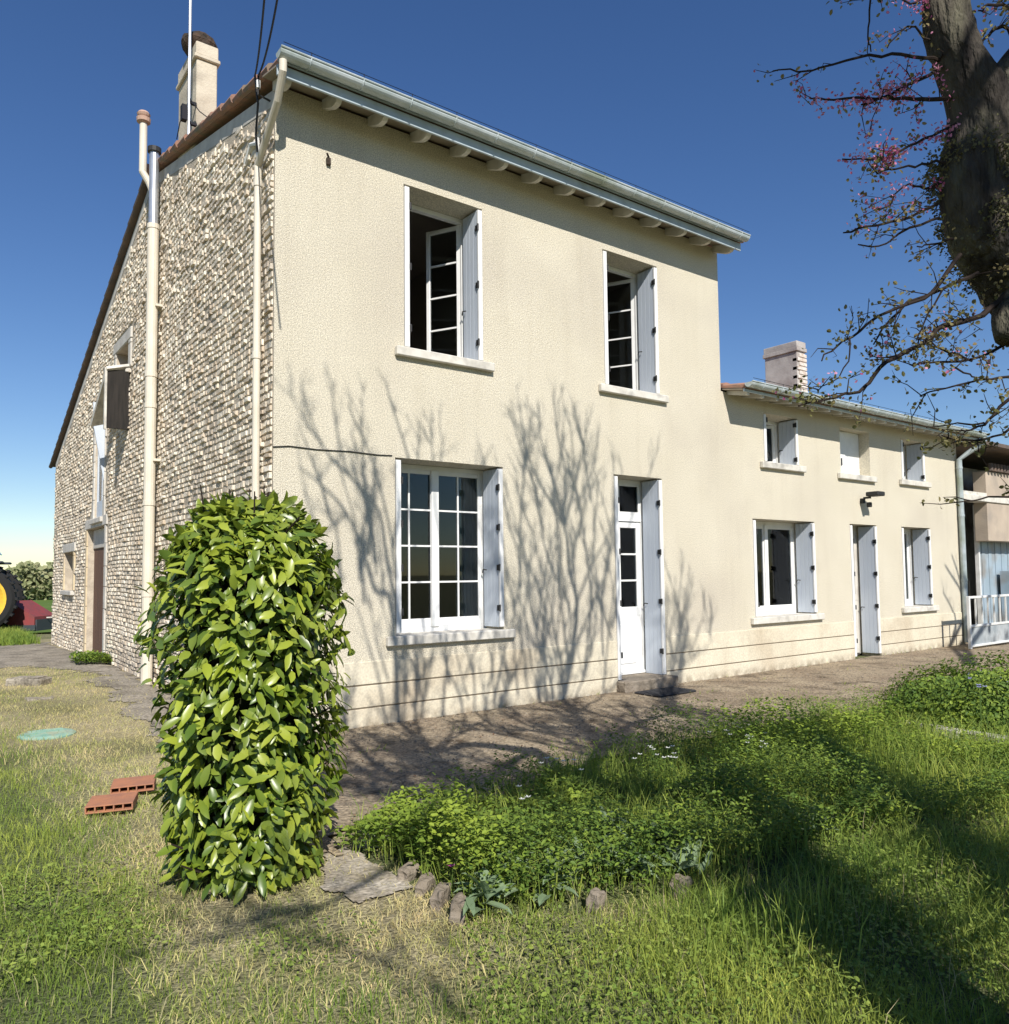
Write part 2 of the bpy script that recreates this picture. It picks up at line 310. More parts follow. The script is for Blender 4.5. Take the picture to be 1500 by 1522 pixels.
def window(par,x0,x1,z0,z1,kind,label):
    y=DEP-.0
    mb=MB(); frame_outer(mb,x0,x1,z0,z1,y)
    X0,X1,Z0,Z1=x0+.05,x1-.05,z0+.05,z1-.05; mid=(X0+X1)/2
    panes=[]
    if kind=='closed8':
        sash(mb,X0,mid,Z0,Z1,y+.004,2,4,bot=.09); sash(mb,mid,X1,Z0,Z1,y+.004,2,4,bot=.09); mb.box(mid-.045,mid+.045,y-.018,y+.003,Z0,Z1,b=.006)
        panes=[(X0,mid,None),(mid,X1,None)]
    elif kind=='plain':
        sash(mb,X0,mid,Z0,Z1,y+.004,1,1,st=.06); sash(mb,mid,X1,Z0,Z1,y+.004,1,1,st=.06); mb.box(mid-.04,mid+.04,y-.018,y+.003,Z0,Z1,b=.006)
        panes=[(X0,mid,None),(mid,X1,None)]
    elif kind in('open','ajar'):
        ang=R(-62 if kind=='open' else -22); 
        Mr=Matrix.Translation((X1,y+.03,0))@Matrix.Rotation(ang,4,'Z')@Matrix.Translation((-X1,-y-.03,0))
        Ml=Matrix.Translation((X0,y+.03,0))@Matrix.Rotation(R(88),4,'Z')@Matrix.Translation((-X0,-y-.03,0))
        sash(mb,mid,X1,Z0,Z1,y+.03,1,4 if kind=='open' else 1,M=Mr); sash(mb,X0,mid,Z0,Z1,y+.03,1,4 if kind=='open' else 1,M=Ml)
        panes=[(mid,X1,Mr),(X0,mid,Ml)]
    o=mb.build('window',MT['white'],par); o['label']=label
    for a,b,Mx in panes: pane('pane',a+.035,b-.035,Z0+.05,Z1-.035,y+.02+(.03 if Mx else 0),o,Mx)
    sill(o,x0,x1,z0)
    return o
# ================================================================= MAIN HOUSE
WX=6.25; WE0=13.25
def roofz(y): # underside of roof over the gable
    return 5.80+ (6.90-5.80)*y/4.6 if y<=4.6 else 6.90-(6.90-3.95)*(y-4.6)/(13.1-4.6)
house=thing('farmhouse','tall two-storey farmhouse with cream rendered front and rubble stone gable','house',(0,0,0))
W1=(1.32,2.28,3.636,5.312); W2=(4.06,5.02,3.636,5.312); L1=(1.213,2.52,.815,2.547); DR=(4.175,5.025,.136,2.583)
PL=.60
mb=MB(); facade(mb,0,WX,PL,lambda x:5.84,[W1,W2,L1,(DR[0],DR[1],PL,DR[3])],DEP,reveal_mi=0)
# right flank above the wing roof and back wall
mb.add([(WX,0,0),(WX,4.6,0),(WX,4.6,6.9),(WX,0,5.84)],[[0,1,2,3]]); mb.add([(WX,4.6,0),(WX,13.1,0),(WX,13.1,3.95),(WX,4.6,6.9)],[[0,1,2,3]]); mb.add([(0,13.1,0),(0,13.1,3.95),(WX,13.1,3.95),(WX,13.1,0)],[[0,1,2,3]])
wall=mb.build('front_wall',MT['render'],house); wall['label']='cream roughcast rendered front wall'
# plinth with two grooves
def plinth(par,segs,p=.014):
    mb=MB()
    for a,b in segs:
        for lo,hi in ((.0,.168),(.182,.378),(.392,PL)):
            mb.box(a,b,-p,.05,lo-.0,hi,b=.004)
        mb.box(a+.001,b-.001,-p+.010,.049,-.1,PL-.004,mi=1)
        if b<WE0-.1 and abs(b-WX)>.01: mb.box(b-.06,b-.0005,.0495,DEP,-.1,PL)
        if a>.1 and abs(a-WX)>.01: mb.box(a+.0005,a+.06,.0495,DEP,-.1,PL)
    return mb.build('plinth',[MT['plinth'],MT['groove']],par)
plinth(house,[(0,DR[0]),(DR[1],WX)])
# rooms behind the openings
mb=MB()
for (a,b,c,d,e,f) in ((.3,WX-.3,DEP+.12,4.4,3.0,5.7),(.3,WX-.3,DEP+.12,4.4,.1,2.85)):
    mb.box(a,b,c,d,e,f)
mb2=MB()
# remove the front side of each room: built as 5 quads
for (a,b,c,d,e,f) in ((.3,WX-.3,DEP,4.4,3.0,5.7),(.3,WX-.3,DEP,4.4,.1,2.85)):
    mb2.add([(a,d,e),(b,d,e),(b,d,f),(a,d,f)],[[0,1,2,3]]); mb2.add([(a,c,e),(a,d,e),(a,d,f),(a,c,f)],[[0,1,2,3]]); mb2.add([(b,c,e),(b,d,e),(b,d,f),(b,c,f)],[[0,1,2,3]])
    mb2.add([(a,c,e),(b,c,e),(b,d,e),(a,d,e)],[[0,1,2,3]]); mb2.add([(a,c,f),(b,c,f),(b,d,f),(a,d,f)],[[0,1,2,3]])
mb2.box(3.2,3.3,DEP+.02,4.39,3.01,5.69); mb2.box(3.4,3.5,DEP+.02,4.39,.11,2.84)
mb2.build('interior_room',MT['interior'],house)
def inner_face(par,x0,x1,z0,z1,holes,y=None):
    mb=MB(); facade(mb,x0,x1,z0,lambda x:z1,[h for h in holes],.004,y0=DEP+.065); return mb.build('inner_wall',MT['interior'],par)
inner_face(house,.31,WX-.31,.11,5.69,[W1,W2,L1,DR])
# windows
w1=window(house,*W1,'open','open upper window with its casement swung inwards'); shutter(w1,W1[1],1,W1[2]+.02,W1[3]-.02); shutter(w1,W1[0],-1,W1[2]+.02,W1[3]-.02)
w2=window(house,*W2,'open','upper window above the front door, half open'); shutter(w2,W2[1],1,W2[2]+.02,W2[3]-.02); shutter(w2,W2[0],-1,W2[2]+.02,W2[3]-.02)
w3=window(house,*L1,'closed8','closed lower window with sixteen small panes'); shutter(w3,L1[1],1,L1[2]+.03,L1[3]-.02,hinges=4); shutter(w3,L1[0],-1,L1[2]+.03,L1[3]-.02,hinges=4)
# front door
mb=MB(); y=DEP; x0,x1,z0,z1=DR
mb.box(x0+.002,x0+.05,y,y+.06,z0,z1-.002); mb.box(x1-.05,x1-.002,y,y+.06,z0,z1-.002); mb.box(x0+.05,x1-.05,y,y+.06,z1-.05,z1-.002)
mb.box(x0+.05,x1-.05,y-.01,y+.06,2.05,2.13,b=.005); sash(mb,x0+.05,x1-.05,2.13,z1-.05,y+.004,2,1,st=.03)
sash(mb,x0+.055,x1-.055,.86,2.045,y+.006,2,3,st=.075,bar=.022)
mb.box(x0+.055,x1-.055,y+.01,y+.045,z0+.02,.86,b=.004); mb.box(x0+.17,x1-.17,y-.002,y+.012,z0+.13,.76,b=.006); mb.box(x0+.03,x1-.03,y-.03,y+.012,z0,z0+.035,b=.004)
dr=mb.build('front_door',MT['white'],house); dr['label']='white glazed front door with small panes'
pane('pane',x0+.08,x1-.08,.93,1.98,y+.024,dr); pane('pane',x0+.08,x1-.08,2.16,z1-.08,y+.022,dr)
mb=MB(); hx=x0+.14; mb.box(hx-.014,hx+.014,y-.006,y+.004,1.02,1.2); mb.tube([(hx,y-.006,1.13),(hx,y-.05,1.13),(hx+.09,y-.055,1.13)],.009,6); mb.build('handle',MT['iron'],dr)
shutter(dr,x1,1,z0+.0,z1-.02,hinges=4); shutter(dr,x0,-1,z0,z1-.02,hinges=4)
mb=MB(); mb.box(x0-.03,x1+.05,-.16,DEP+.05,.0,z0-.004,b=.012); mb.build('doorstep',MT['rock'],dr)
# net curtains behind lower window
def curtain(par,x0,x1,z0,z1,y):
    n=60; V=[];F=[]
    for i in range(n+1):
        x=x0+(x1-x0)*i/n; yy=y+.014*math.sin(i*1.3)+.006*math.sin(i*3.1); V+=[(x,yy,z0),(x,yy,z1)]
    F=[[2*i,2*i+2,2*i+3,2*i+1] for i in range(n)]
    m=MB(); m.add(V,F); return m.build('curtain',MT['curtain'],par)
curtain(w3,2.22,2.50,.9,2.5,DEP+.14)
# ---- gable
HG=[(7.38,8.95,-.2,2.27),(10.4,11.5,1.18,1.93),(7.58,8.38,2.42,4.02),(5.82,6.72,4.52,4.93)]
GP=lambda a,b,c:(b,a,c)
mb=MB(); facade(mb,0,13.1,-.2,roofz,HG,.34,fx=[4.6],P=GP,y0=0.0)
g=mb.build('gable_wall_core',MT['mortar'],house)
mb=MB()
for (ya,yb) in ((.0,4.6),(4.6,13.08)): mb.add([(-.004,ya+.001,roofz(ya)-.15),(-.004,yb-.001,roofz(yb)-.15),(-.004,yb-.001,roofz(yb)+.0),(-.004,ya+.001,roofz(ya)+.0)],[[0,1,2,3]])
mb.build('verge_mortar_band',MT['dress'],house)
V=[];F=[];T=[]
z=-.05
while z<6.95:
    h=random.uniform(.052,.072); y=random.uniform(-.1,.05)
    y=max(y,.02) if True else y
    while y<13.08:
        ln=random.choice([.06,.08,.10,.12,.15,.18])*random.uniform(.85,1.2); a,b=y+.006,min(y+ln,13.09)-.006; y+=ln
        if b-a<.03: continue
        zt=z+h-.008; zb=z+.005
        if zt>min(roofz(a),roofz(b))-.16+.05*math.sin(a*9): continue
        if any(a<hh[1]+.17 and b>hh[0]-.17 and zt>hh[2]-.02 and zb<hh[3]+.18 for hh in HG): continue
        if random.random()<.03: continue
        p=random.uniform(.006,.022) if random.random()<.85 else random.uniform(.02,.035); n=len(V); jz=lambda: random.uniform(-.007,.007)
        wob=.012*math.sin(a*2.1+z*.7)
        c=[(a,zb+jz()+wob),((a+b)/2,zb+jz()+wob),(b,zb+jz()+wob),(b,zt+jz()+wob),((a+b)/2,zt+jz()+wob),(a,zt+jz()+wob)]
        for (yy,zz) in c: V.append((.012,yy,zz))
        cy_,cz_=(a+b)/2,(zb+zt)/2
        for (yy,zz) in c: V.append((-p*random.uniform(.75,1.1),yy+(cy_-yy)*random.uniform(.05,.25),zz+(cz_-zz)*random.uniform(.1,.45)))
        for i in range(6): F.append([n+i,n+(i+1)%6,n+6+(i+1)%6,n+6+i])
        F.append([n+6,n+7,n+10,n+11]); F.append([n+7,n+8,n+9,n+10]); t=random.random()**1.3; T+=[t]*8
    z+=h
stones=MB(); stones.V=V; stones.F=F; stones.mi=[0]*len(F); stones.t=T
o=stones.build('gable_stonework',MT['stone'],house,fix=True); o['label']='rubble limestone courses of the gable'
# dressed stones round gable openings
mb=MB()
def surround(a,b,lo,hi,w=.15,bottom=True,lint=.17):
    zz=lo
    while zz<hi-.02:
        hh=min(random.uniform(.26,.4),hi-zz)
        for s in (0,1):
            ww=w*random.choice([.8,1.05]); 
            if s: mb.box(b,b+ww,-.022,.1,zz+.004,zz+hh-.004,b=.006,t=random.random())
            else: mb.box(a-ww,a,-.022,.1,zz+.004,zz+hh-.004,b=.006,t=random.random())
        zz+=hh
    mb.V=mb.V
for (a,b,lo,hi) in HG:
    mb=MB()
    zz=max(lo,-.05)
    while zz<hi-.02:
        hh=min(random.uniform(.26,.4),hi-zz); 
        for s in (0,1):
            ww=.15*random.choice([.8,1.05]); ya,yb=(b,b+ww) if s else (a-ww,a)
            mb.box(-.024,.1,ya+.002,yb-.002,zz+.004,zz+hh-.004,b=.006,mi=0 if (hi<2.4 and not(s==0 and a>7 and a<8)) else 1)
        zz+=hh
    mb.box(-.028,.1,a-.17,b+.17,hi+.003,hi+.17,b=.008,mi=1)
    if lo>0: mb.box(-.07,.1,a-.08,b+.08,lo-.09,lo-.003,b=.01,mi=1)
    mb.build('stone_surround',[MT['ochre'],MT['dress']],house)
# interior backing of gable openings, barn door leaf, tall window, canopy
mb=MB(); mb.box(.08,.3,7.385,8.945,1.93,2.265,b=.01); mb.build('door_lintel',MT['dress'],house)
mb=MB(); mb.box(.11,.15,7.385,8.945,0.0,1.93)
for k in range(10): mb.box(.100,.11,7.39+k*.155,7.39+k*.155+.148,.03,1.92)
bd=mb.build('barn_door',MT['door_wood'],house); bd['label']='dark brown plank door standing in the gable doorway'
mb=MB(); mb.add([(1.6,5,-.1),(1.6,12.6,-.1),(1.6,12.6,3.9),(1.6,5,3.9)],[[0,1,2,3]]); mb.add([(.35,5.0,-.1),(1.6,5.0,-.1),(1.6,5.0,3.9),(.35,5.0,3.9)],[[0,1,2,3]]); mb.add([(.35,12.6,-.1),(1.6,12.6,-.1),(1.6,12.6,3.9),(.35,12.6,3.9)],[[0,1,2,3]]); mb.add([(.35,5,2.2),(1.6,5,2.2),(1.6,12.6,2.2),(.35,12.6,2.2)],[[0,1,2,3]]); mb.add([(.35,5,5),(1.6,5,5),(1.6,12.6,3.9),(.35,12.6,3.9)],[[0,1,2,3]])
mb.build('barn_interior',MT['interior'],house)
mb=MB(); a,b,lo,hi=HG[2]
for q in ((.03,.08,a,a+.05,lo,hi),(.03,.08,b-.05,b,lo,hi),(.03,.08,a+.05,b-.05,hi-.05,hi),(.03,.08,a+.05,b-.05,lo,lo+.3),(.035,.075,(a+b)/2-.03,(a+b)/2+.03,lo+.3,hi-.05)): mb.box(*q)
gw=mb.build('window',MT['shutter'],house); gw['label']='tall narrow pale blue window in the stone gable'
mb=MB(); mb.box(.05,.055,a+.05,b-.05,lo+.3,hi-.05); mb.build('pane',GL,gw)
mb=MB(); M0=None
def slab(mb,V,th,mi=0):
    V=[np.array(v) for v in V]; n=np.cross(V[1]-V[0],V[2]-V[0]); n/=np.linalg.norm(n); W=V+[v-n*th for v in V]
    mb.add(W,[[0,1,2,3],[7,6,5,4],[0,4,5,1],[1,5,6,2],[2,6,7,3],[3,7,4,0]],mi)
ca=on('x',-.32,134.6,631)
V=[(-.33,ca[1],ca[2]),(-.33,5.74,4.47),(-.003,5.74,4.56),(-.003,ca[1],ca[2]+.1)]
slab(mb,V,.045)
mb.box(-.32,-.004,5.76,5.80,3.58,4.44,mi=2); mb.box(-.34,-.31,5.75,5.81,3.56,4.46,mi=0)
mb.add([(-.005,7.52,4.3),(-.2,7.52,4.28),(-.19,7.52,3.9),(-.005,7.52,2.9),(-.005,7.48,4.3),(-.2,7.48,4.28),(-.19,7.48,3.9),(-.005,7.48,2.9)],[[0,1,2,3],[7,6,5,4],[0,4,5,1],[1,5,6,2],[2,6,7,3]],3)
cn=mb.build('window_canopy',[MT['sill'],MT['iron'],MT['darkwood'],MT['shutter']],house); cn['label']='pale sloping canopy with dark side board over the tall gable window'
# ---- roof of main house
def tiled_roof(name,par,x0,x1,y0,z0,y1,z1,m,th=.05,per=.21,nrow=None):
    L=math.hypot(y1-y0,z1-z0); nrow=nrow or int(L/.36); nx=int((x1-x0)/per*6); xs=np.linspace(x0,x1,nx+1)
    prof=.035*np.abs(np.sin(math.pi*(xs-x0)/per))**.7
    V=[];n=0
    ys=[]
    for r in range(nrow):
        for e,dz in ((0,.022),(1,.0)): ys.append(((r+e)/nrow,dz))
    for t,dz in ys:
        yy=y0+(y1-y0)*t; zz=z0+(z1-z0)*t
        V.append(np.stack([xs,np.full_like(xs,yy),zz+prof+dz+.0],1))
    top=np.concatenate(V); nc=len(xs); nr=len(ys)
    i,j=np.meshgrid(np.arange(nr-1),np.arange(nc-1),indexing='ij'); a=(i*nc+j).ravel(); Fq=np.stack([a,a+1,a+nc+1,a+nc],1)
    bot=np.array([(x0,y0,z0-th),(x1,y0,z0-th),(x1,y1,z1-th),(x0,y1,z1-th)]); nb=len(top)
    ff=list(Fq.ravel())+[nb,nb+3,nb+2,nb+1]; lt=[4]*len(Fq)+[4]
    # edge skirts
    sk=[]
    for row,(c0,c1) in ((0,(nb,nb+1)),): 
        sk.append([c0]+[k for k in range(nc)]+[c1])
    sk.append([nb+3]+[(nr-1)*nc+k for k in range(nc)][::1]+[nb+2])
    sk.append([nb]+[r*nc for r in range(nr)]+[nb+3]); sk.append([nb+1]+[r*nc+nc-1 for r in range(nr)]+[nb+2])
    for s_ in sk: ff+=s_; lt.append(len(s_))
    return raw(name,np.concatenate([top,bot]),ff,lt,m,par)
VO=.05
roof=tiled_roof('roof',house,-VO,WX+.08,-.38,5.835,4.6,6.96,MT['tile'],th=.02)
roof['label']='front slope of canal tiles in worn terracotta'
tiled_roof('rear_roof',house,-VO,WX+.08,13.4,3.93,4.6,6.96,MT['slate'],th=.02)
mb=MB()
for k in range(16):
    x=-.12+k*.42; mb.tube([(x,4.6,6.97),(x+.44,4.6,6.985)],[.10,.085],10)
mb.build('ridge_tiles',MT['tile'],roof)
# verge tiles lying along the gable edge
mb=MB()
def along(y): return (6.96-5.835)/(4.98)*(y+.38)+5.835 if y<=4.6 else 6.96-(6.96-3.93)*(y-4.6)/8.8
y=-.40
while y<4.5:
    mb.tube([(-VO+random.uniform(-.012,.012),y,along(y)+.030),(-VO+random.uniform(-.012,.012),y+.42,along(y+.42)+.012)],[.050,.038],8,t=random.random()); y+=.34
y=4.6
while y<13.3:
    mb.tube([(-VO,y,along(y)+.02),(-VO,y+.4,along(y+.4)+.03)],[.034,.042],8,mi=1); y+=.34
mb.build('verge_tiles',[MT['tile'],MT['slate']],roof,smooth=False)
# soffit, rafters, fascia, gutter
def eaves(par,x0,x1,zf,nraf,slope,gut_r=.062,rb=.5,flip=0,hooks=True,roundend=True):
    yF=-.35; zb=zf
    mb=MB(); mb.box(x0,x1,yF-.012,yF+.012,zb+(.06 if flip else 0),zb+.10,b=.004); mb.box(x0,x1,yF-.035,yF-.014,zb+.112,zb+.13); f=mb.build('fascia',MT['fascia'],par)
    mb=MB(); V=[(x0,yF+.012,zb+.085),(x1,yF+.012,zb+.085),(x1,.0,zb+.085+slope*.35),(x0,.0,zb+.085+slope*.35)]; slab(mb,V,-.015); 
    mb.build('soffit',MT['soffit'],par)
    for i in range(nraf):
        x=x0+.12+(x1-x0-.24)*i/(nraf-1); mb=MB(); w_=.026 if not flip else .024
        prof=[(-.335,.07),(-.332,.02),(-.30,-.012),(-.25,-.018),(-.19,-.008),(.0,.0+slope*.35-.005),(.0,.083+slope*.35),(-.335,.083)]
        if flip: prof=[(-.335,.055),(-.335,.03),(-.30,.03),(.0,.03+slope*.35),(.0,.083+slope*.35),(-.335,.083)]
        V=[(x-w_,a,zb+b) for a,b in prof]+[(x+w_,a,zb+b) for a,b in prof]; n=len(prof)
        mb.add(V,[list(range(n)),list(range(2*n-1,n-1,-1))]+[[k,(k+1)%n,n+(k+1)%n,n+k] for k in range(n)]); mb.build('rafter_tail',MT['rafter'],par,fix=True)
    # gutter half round open channel
    mb=MB(); gy,gzz=yF-.09,zb+.165; n=10; V=[];F=[]
    for x in (x0-.02,x1+.02):
        for k in range(n+1):
            th=math.pi+math.pi*k/n; V.append((x,gy+gut_r*math.cos(th),gzz+gut_r*math.sin(th)))
        for k in range(n,-1,-1):
            th=math.pi+math.pi*k/n; V.append((x,gy+(gut_r-.004)*math.cos(th),gzz+(gut_r-.004)*math.sin(th)))
    q=2*(n+1)
    F=[[k,(k+1)%q,q+(k+1)%q,q+k] for k in range(q)]
    mb.add(V,F); mb.add([V[k] for k in range(n+1)],[list(range(n+1))]); mb.add([V[q+k] for k in range(n+1)],[list(range(n+1))])
    mb.tube([(x0-.02,gy-gut_r-.002,gzz+.004),(x1+.02,gy-gut_r-.002,gzz+.004)],.009,6)
    x=x0+.25
    while x<x1:
        P=[(x,gy+(gut_r+.004)*math.cos(math.pi+math.pi*k/8),gzz+(gut_r+.004)*math.sin(math.pi+math.pi*k/8)) for k in range(9)]
        mb.tube(P,.006,5,mi=0)
        if hooks: mb.tube([(x,gy-gut_r-.002,gzz),(x,gy-gut_r-.002,gzz+.05)],.004,4,mi=1)
        x+=rb
    if hooks: mb.tube([(x0,gy-gut_r-.002,gzz+.045),(x1,gy-gut_r-.002,gzz+.045)],.0035,4,mi=1)
    mb.build('gutter',[MT['gutter'],MT['cable']],par)
eaves(house,-.12,WX+.04,5.70,14,.22)
# ---- chimney of main house
ch=MB()
cx0,cx1,cy0,cy1=.03,.27,2.62,3.4
ch.box(cx0,cx1,cy0,cy1,6.5,7.54,b=.01); ch.box(cx0-.03,cx1+.03,cy0-.03,cy1+.03,7.54,7.59,b=.01); ch.box(cx0-.01,cx1+.01,cy0-.01,cy1+.01,7.59,7.75,b=.01)
cho=ch.build('chimney',MT['chim'],roof); cho['label']='tall cream chimney beside the gable'
cp=MB(); 
prof=[(.10,0),(.20,.04),(.30,.12),(.33,.20),(.30,.27),(.22,.31),(.10,.33),(.0,.335)]
cp.lathe([(a*.66,b*.85) for a,b in prof],((cx0+cx1)/2,(cy0+cy1)/2-.08,7.72),20)
cp.V=[(v[0]+random.uniform(-.012,.012),v[1]+random.uniform(-.012,.012),v[2]+random.uniform(-.012,.012)) for v in cp.V]
cpo=cp.build('chimney_cap',MT['soot'],roof); cpo['label']='sooty mushroom shaped chimney cap'
# antenna mast strapped to chimney
mb=MB(); mx,my=-.05,2.62
mb.tube([(mx,my,6.55),(mx,my,9.6)],.018,8)
mb.box(mx,cx0,my-.02,my+.02,6.95,6.98,mi=1); mb.box(mx,cx0,my-.02,my+.02,6.7,6.73,mi=1)
mb.tube([(mx-.1,my-.35,9.3),(mx+.1,my+.4,9.3)],.01,6)
for k in range(6): mb.tube([(mx-.25,my-.3+k*.13,9.3),(mx+.25,my-.3+k*.13,9.3)],.005,4)
mb.box(mx-.09,mx-.03,my-.05,my+.03,6.72,6.9,mi=1); mb.tube([(mx,my,7.02),(mx+.05,my-.25,6.75),(mx+.08,my-.5,6.56)],.006,5,mi=1); mb.tube([(mx,my,7.0),(mx-.05,my+.2,6.8),(mx-.02,my+.45,6.72)],.006,5,mi=1)
an=mb.build('antenna_mast',[MT['steel'],MT['cable']],house); an['label']='thin steel aerial mast strapped to the chimney'
# flue pipes on the gable
mb=MB(); fy=3.96
mb.tube([(-.12,fy,-.05),(-.12,fy,5.95)],.068,14)
for z_ in (1.2,2.35,3.6,4.0,5.94): mb.tube([(-.12,fy,z_-.03),(-.12,fy,z_+.03)],.076,14)
mb.tube([(-.12,fy,5.93),(-.12,fy,6.95)],.058,14,mi=1); mb.tube([(-.12,fy,6.93),(-.12,fy,6.99)],.085,12,mi=2)
for z_ in (.9,2.9,4.9): mb.box(-.1,.0,fy-.09,fy+.09,z_-.015,z_+.015)
o=mb.build('flue_pipe',[MT['pipe'],MT['steel'],MT['iron']],house,smooth=False); o['label']='thick cream flue pipe with grey metal top on the gable'
mb=MB(); py=4.16
mb.tube([(-.07,py,-.05),(-.07,py,6.45),(-.12,py+.04,6.62),(-.2,py+.07,6.76),(-.2,py+.07,7.46)],.048,12)
mb.lathe([(.05,-.02),(.085,.0),(.09,.05),(.06,.06),(.075,.08),(.085,.11),(.06,.14),(.0,.145)],(-.2,py+.07,7.44),14,mi=1)
o=mb.build('vent_pipe',[MT['pipe'],MT['pale_terra']],house); o['label']='white vent pipe with terracotta cap rising past the roof'
# corner downpipe
mb=MB(); gyy=.24
mb.tube([(-.10,-.44,5.79),(-.10,-.44,5.70),(-.085,-.28,5.52),(-.075,.02,5.32),(-.07,gyy,5.17),(-.07,gyy,5.05),(-.07,gyy,.15)],.033,12)
for z_ in (5.0,3.4,1.6): mb.tube([(-.07,gyy,z_-.03),(-.07,gyy,z_+.03)],.040,12)
o=mb.build('downpipe',MT['pipe'],house); o['label']='cream downpipe running down the corner'
mb=MB(); mb.tube([(-.03,.36,5.5),(-.03,.36,.3)],.012,6); mb.tube([(-.03,.36,5.45),(-.03,.55,5.52),(-.03,.7,5.4)],.02,6)
q1_=on('x',-.12,379,112); q2_=on('x',-.12,384,112); mb.tube([(-.03,.36,5.35),(-.06,.33,5.5),(-.09,q1_[1],q1_[2]-.25),q1_],.010,6,mi=1); mb.tube([(-.01,q2_[1],q2_[2]-.2),(-.12,q2_[1],q2_[2]-.18),q2_],.010,6,mi=1); mb.tube([q2_+np.array([0,0,-.12]),q2_+np.array([0,0,-.05])],.02,8,mi=0)
mb.build('cable_bracket',[MT['white'],MT['iron']],house)
# incoming overhead cables
for k,(dy,ex) in enumerate(((0,(398,-60)),(1,(422,-60)))):
    a=on('x',-.12,379+5*k,112); b=atd(ex[0],ex[1],5.0+k*.1); P=[a+(b-a)*t+np.array([0,0,-.12*4*t*(1-t)]) for t in np.linspace(0,1,12)]
    m=MB(); m.tube(P,.008,5); tag(m.build('overhead_cable',MT['cable']),'thin black overhead cable reaching the gable bracket','cable','overhead cables above the gable')
# wall hook and surface wire
m=MB(); p=on('y',-.01,488,238); m.box(p[0]-.02,p[0]+.02,-.03,.0,p[2]-.05,p[2]+.02,b=.004); m.tube([(p[0],-.02,p[2]+.02),(p[0]-.03,-.05,p[2]+.04)],.01,5); m.build('wall_anchor',MT['soot'],house)
m=MB(); P=[on('y',-.008,x,y) for x,y in ((405,664),(430,663),(470,668),(520,671),(560,676),(583,677))]; m.tube(P,.005,5); m.build('surface_wire',MT['iron'],house)

# ================================================================= LOW WING
wing=thing('house_wing','long low wing with cream render and five shuttered openings, right of the tall farmhouse','house wing',(WX,0,0))
wing.location=(0,0,0)
WE=13.25
A=(7.19,8.047,2.954,3.55); B=(9.202,10.0,2.93,3.55); C_=(11.137,11.979,2.95,3.55); D=(6.874,8.403,.755,2.141); E_=(9.401,10.221,.02,2.141); F2=(11.048,12.078,.755,2.141)
A=(A[0],A[1],A[2],3.675);B=(B[0],10.097,B[2],3.675);C_=(C_[0],C_[1],C_[2],3.675)
mb=MB(); facade(mb,WX+.0005,WE,PL,lambda x:3.86,[A,B,C_,D,(E_[0],E_[1],PL,E_[3]),F2],DEP)
mb.add([(WE,0,0),(WE,8,0),(WE,8,3.5),(WE,4,4.75),(WE,0,3.86)],[[0,1,2,3,4]]); mb.add([(WX,8,0),(WE,8,0),(WE,8,3.5),(WX,8,3.5)],[[0,1,2,3]])
mb.build('front_wall',MT['render'],wing)
plinth(wing,[(WX,E_[0]),(E_[1],WE)])
mb2=MB()
for (a,b,c,d,e,f) in ((WX+.2,WE-.2,DEP,4.2,2.6,3.8),(WX+.2,WE-.2,DEP,4.2,.01,2.5)):
    mb2.add([(a,d,e),(b,d,e),(b,d,f),(a,d,f)],[[0,1,2,3]]); mb2.add([(a,c,e),(a,d,e),(a,d,f),(a,c,f)],[[0,1,2,3]]); mb2.add([(b,c,e),(b,d,e),(b,d,f),(b,c,f)],[[0,1,2,3]])
    mb2.add([(a,c,e),(b,c,e),(b,d,e),(a,d,e)],[[0,1,2,3]]); mb2.add([(a,c,f),(b,c,f),(b,d,f),(a,d,f)],[[0,1,2,3]])
mb2.build('interior_room',MT['interior'],wing)
inner_face(wing,WX+.21,WE-.21,.02,3.78,[A,B,C_,D,E_,F2])
wa=window(wing,*A,'ajar','small upper window nearest the tall house'); shutter(wa,A[1],1,A[2]+.02,A[3]-.02,hinges=2); shutter(wa,A[0],-1,A[2]+.02,A[3]-.02,hinges=2)
# hatch
HD=.2
mb=MB(); mb.box(B[0]+.004,B[1]-.004,HD-.02,HD+.02,B[2]+.006,B[3]-.004,b=.004); mb.box(B[0]+.02,B[0]+.44,HD-.035,HD-.021,B[2]+.02,B[3]-.02,b=.004)
for z_ in (3.05,3.3,3.5): mb.tube([(B[0]+.09,HD-.04,z_-.03),(B[0]+.09,HD-.04,z_+.03)],.012,6,mi=1)
mb.tube([(B[0]+.3,HD-.05,3.1),(B[0]+.3,HD-.05,3.22)],.01,6,mi=1)
hb=mb.build('loft_hatch',[MT['white'],MT['iron']],wing); hb['label']='small white boarded hatch between the two upper windows'; sill(hb,B[0],B[1],B[2])
wc=window(wing,*C_,'ajar','small upper window at the far end'); shutter(wc,C_[1],1,C_[2]+.02,C_[3]-.02,hinges=2); shutter(wc,C_[0],-1,C_[2]+.02,C_[3]-.02,hinges=2)
wd=window(wing,*D,'plain','wide lower window with two plain panes'); shutter(wd,D[1],1,D[2]+.02,D[3]-.02); shutter(wd,D[0],-1,D[2]+.02,D[3]-.02); curtain(wd,7.75,8.38,.8,2.1,DEP+.12)
we=MB(); x0,x1,z0,z1=E_; y=DEP
we.box(x0+.002,x0+.05,y,y+.06,z0,z1-.002); we.box(x1-.05,x1-.002,y,y+.06,z0,z1-.002); we.box(x0+.05,x1-.05,y,y+.06,z1-.05,z1-.002); sash(we,x0+.05,x1-.05,.9,z1-.05,y+.004,1,1,st=.07); we.box(x0+.05,x1-.05,y+.008,y+.04,z0+.01,.9,b=.004)
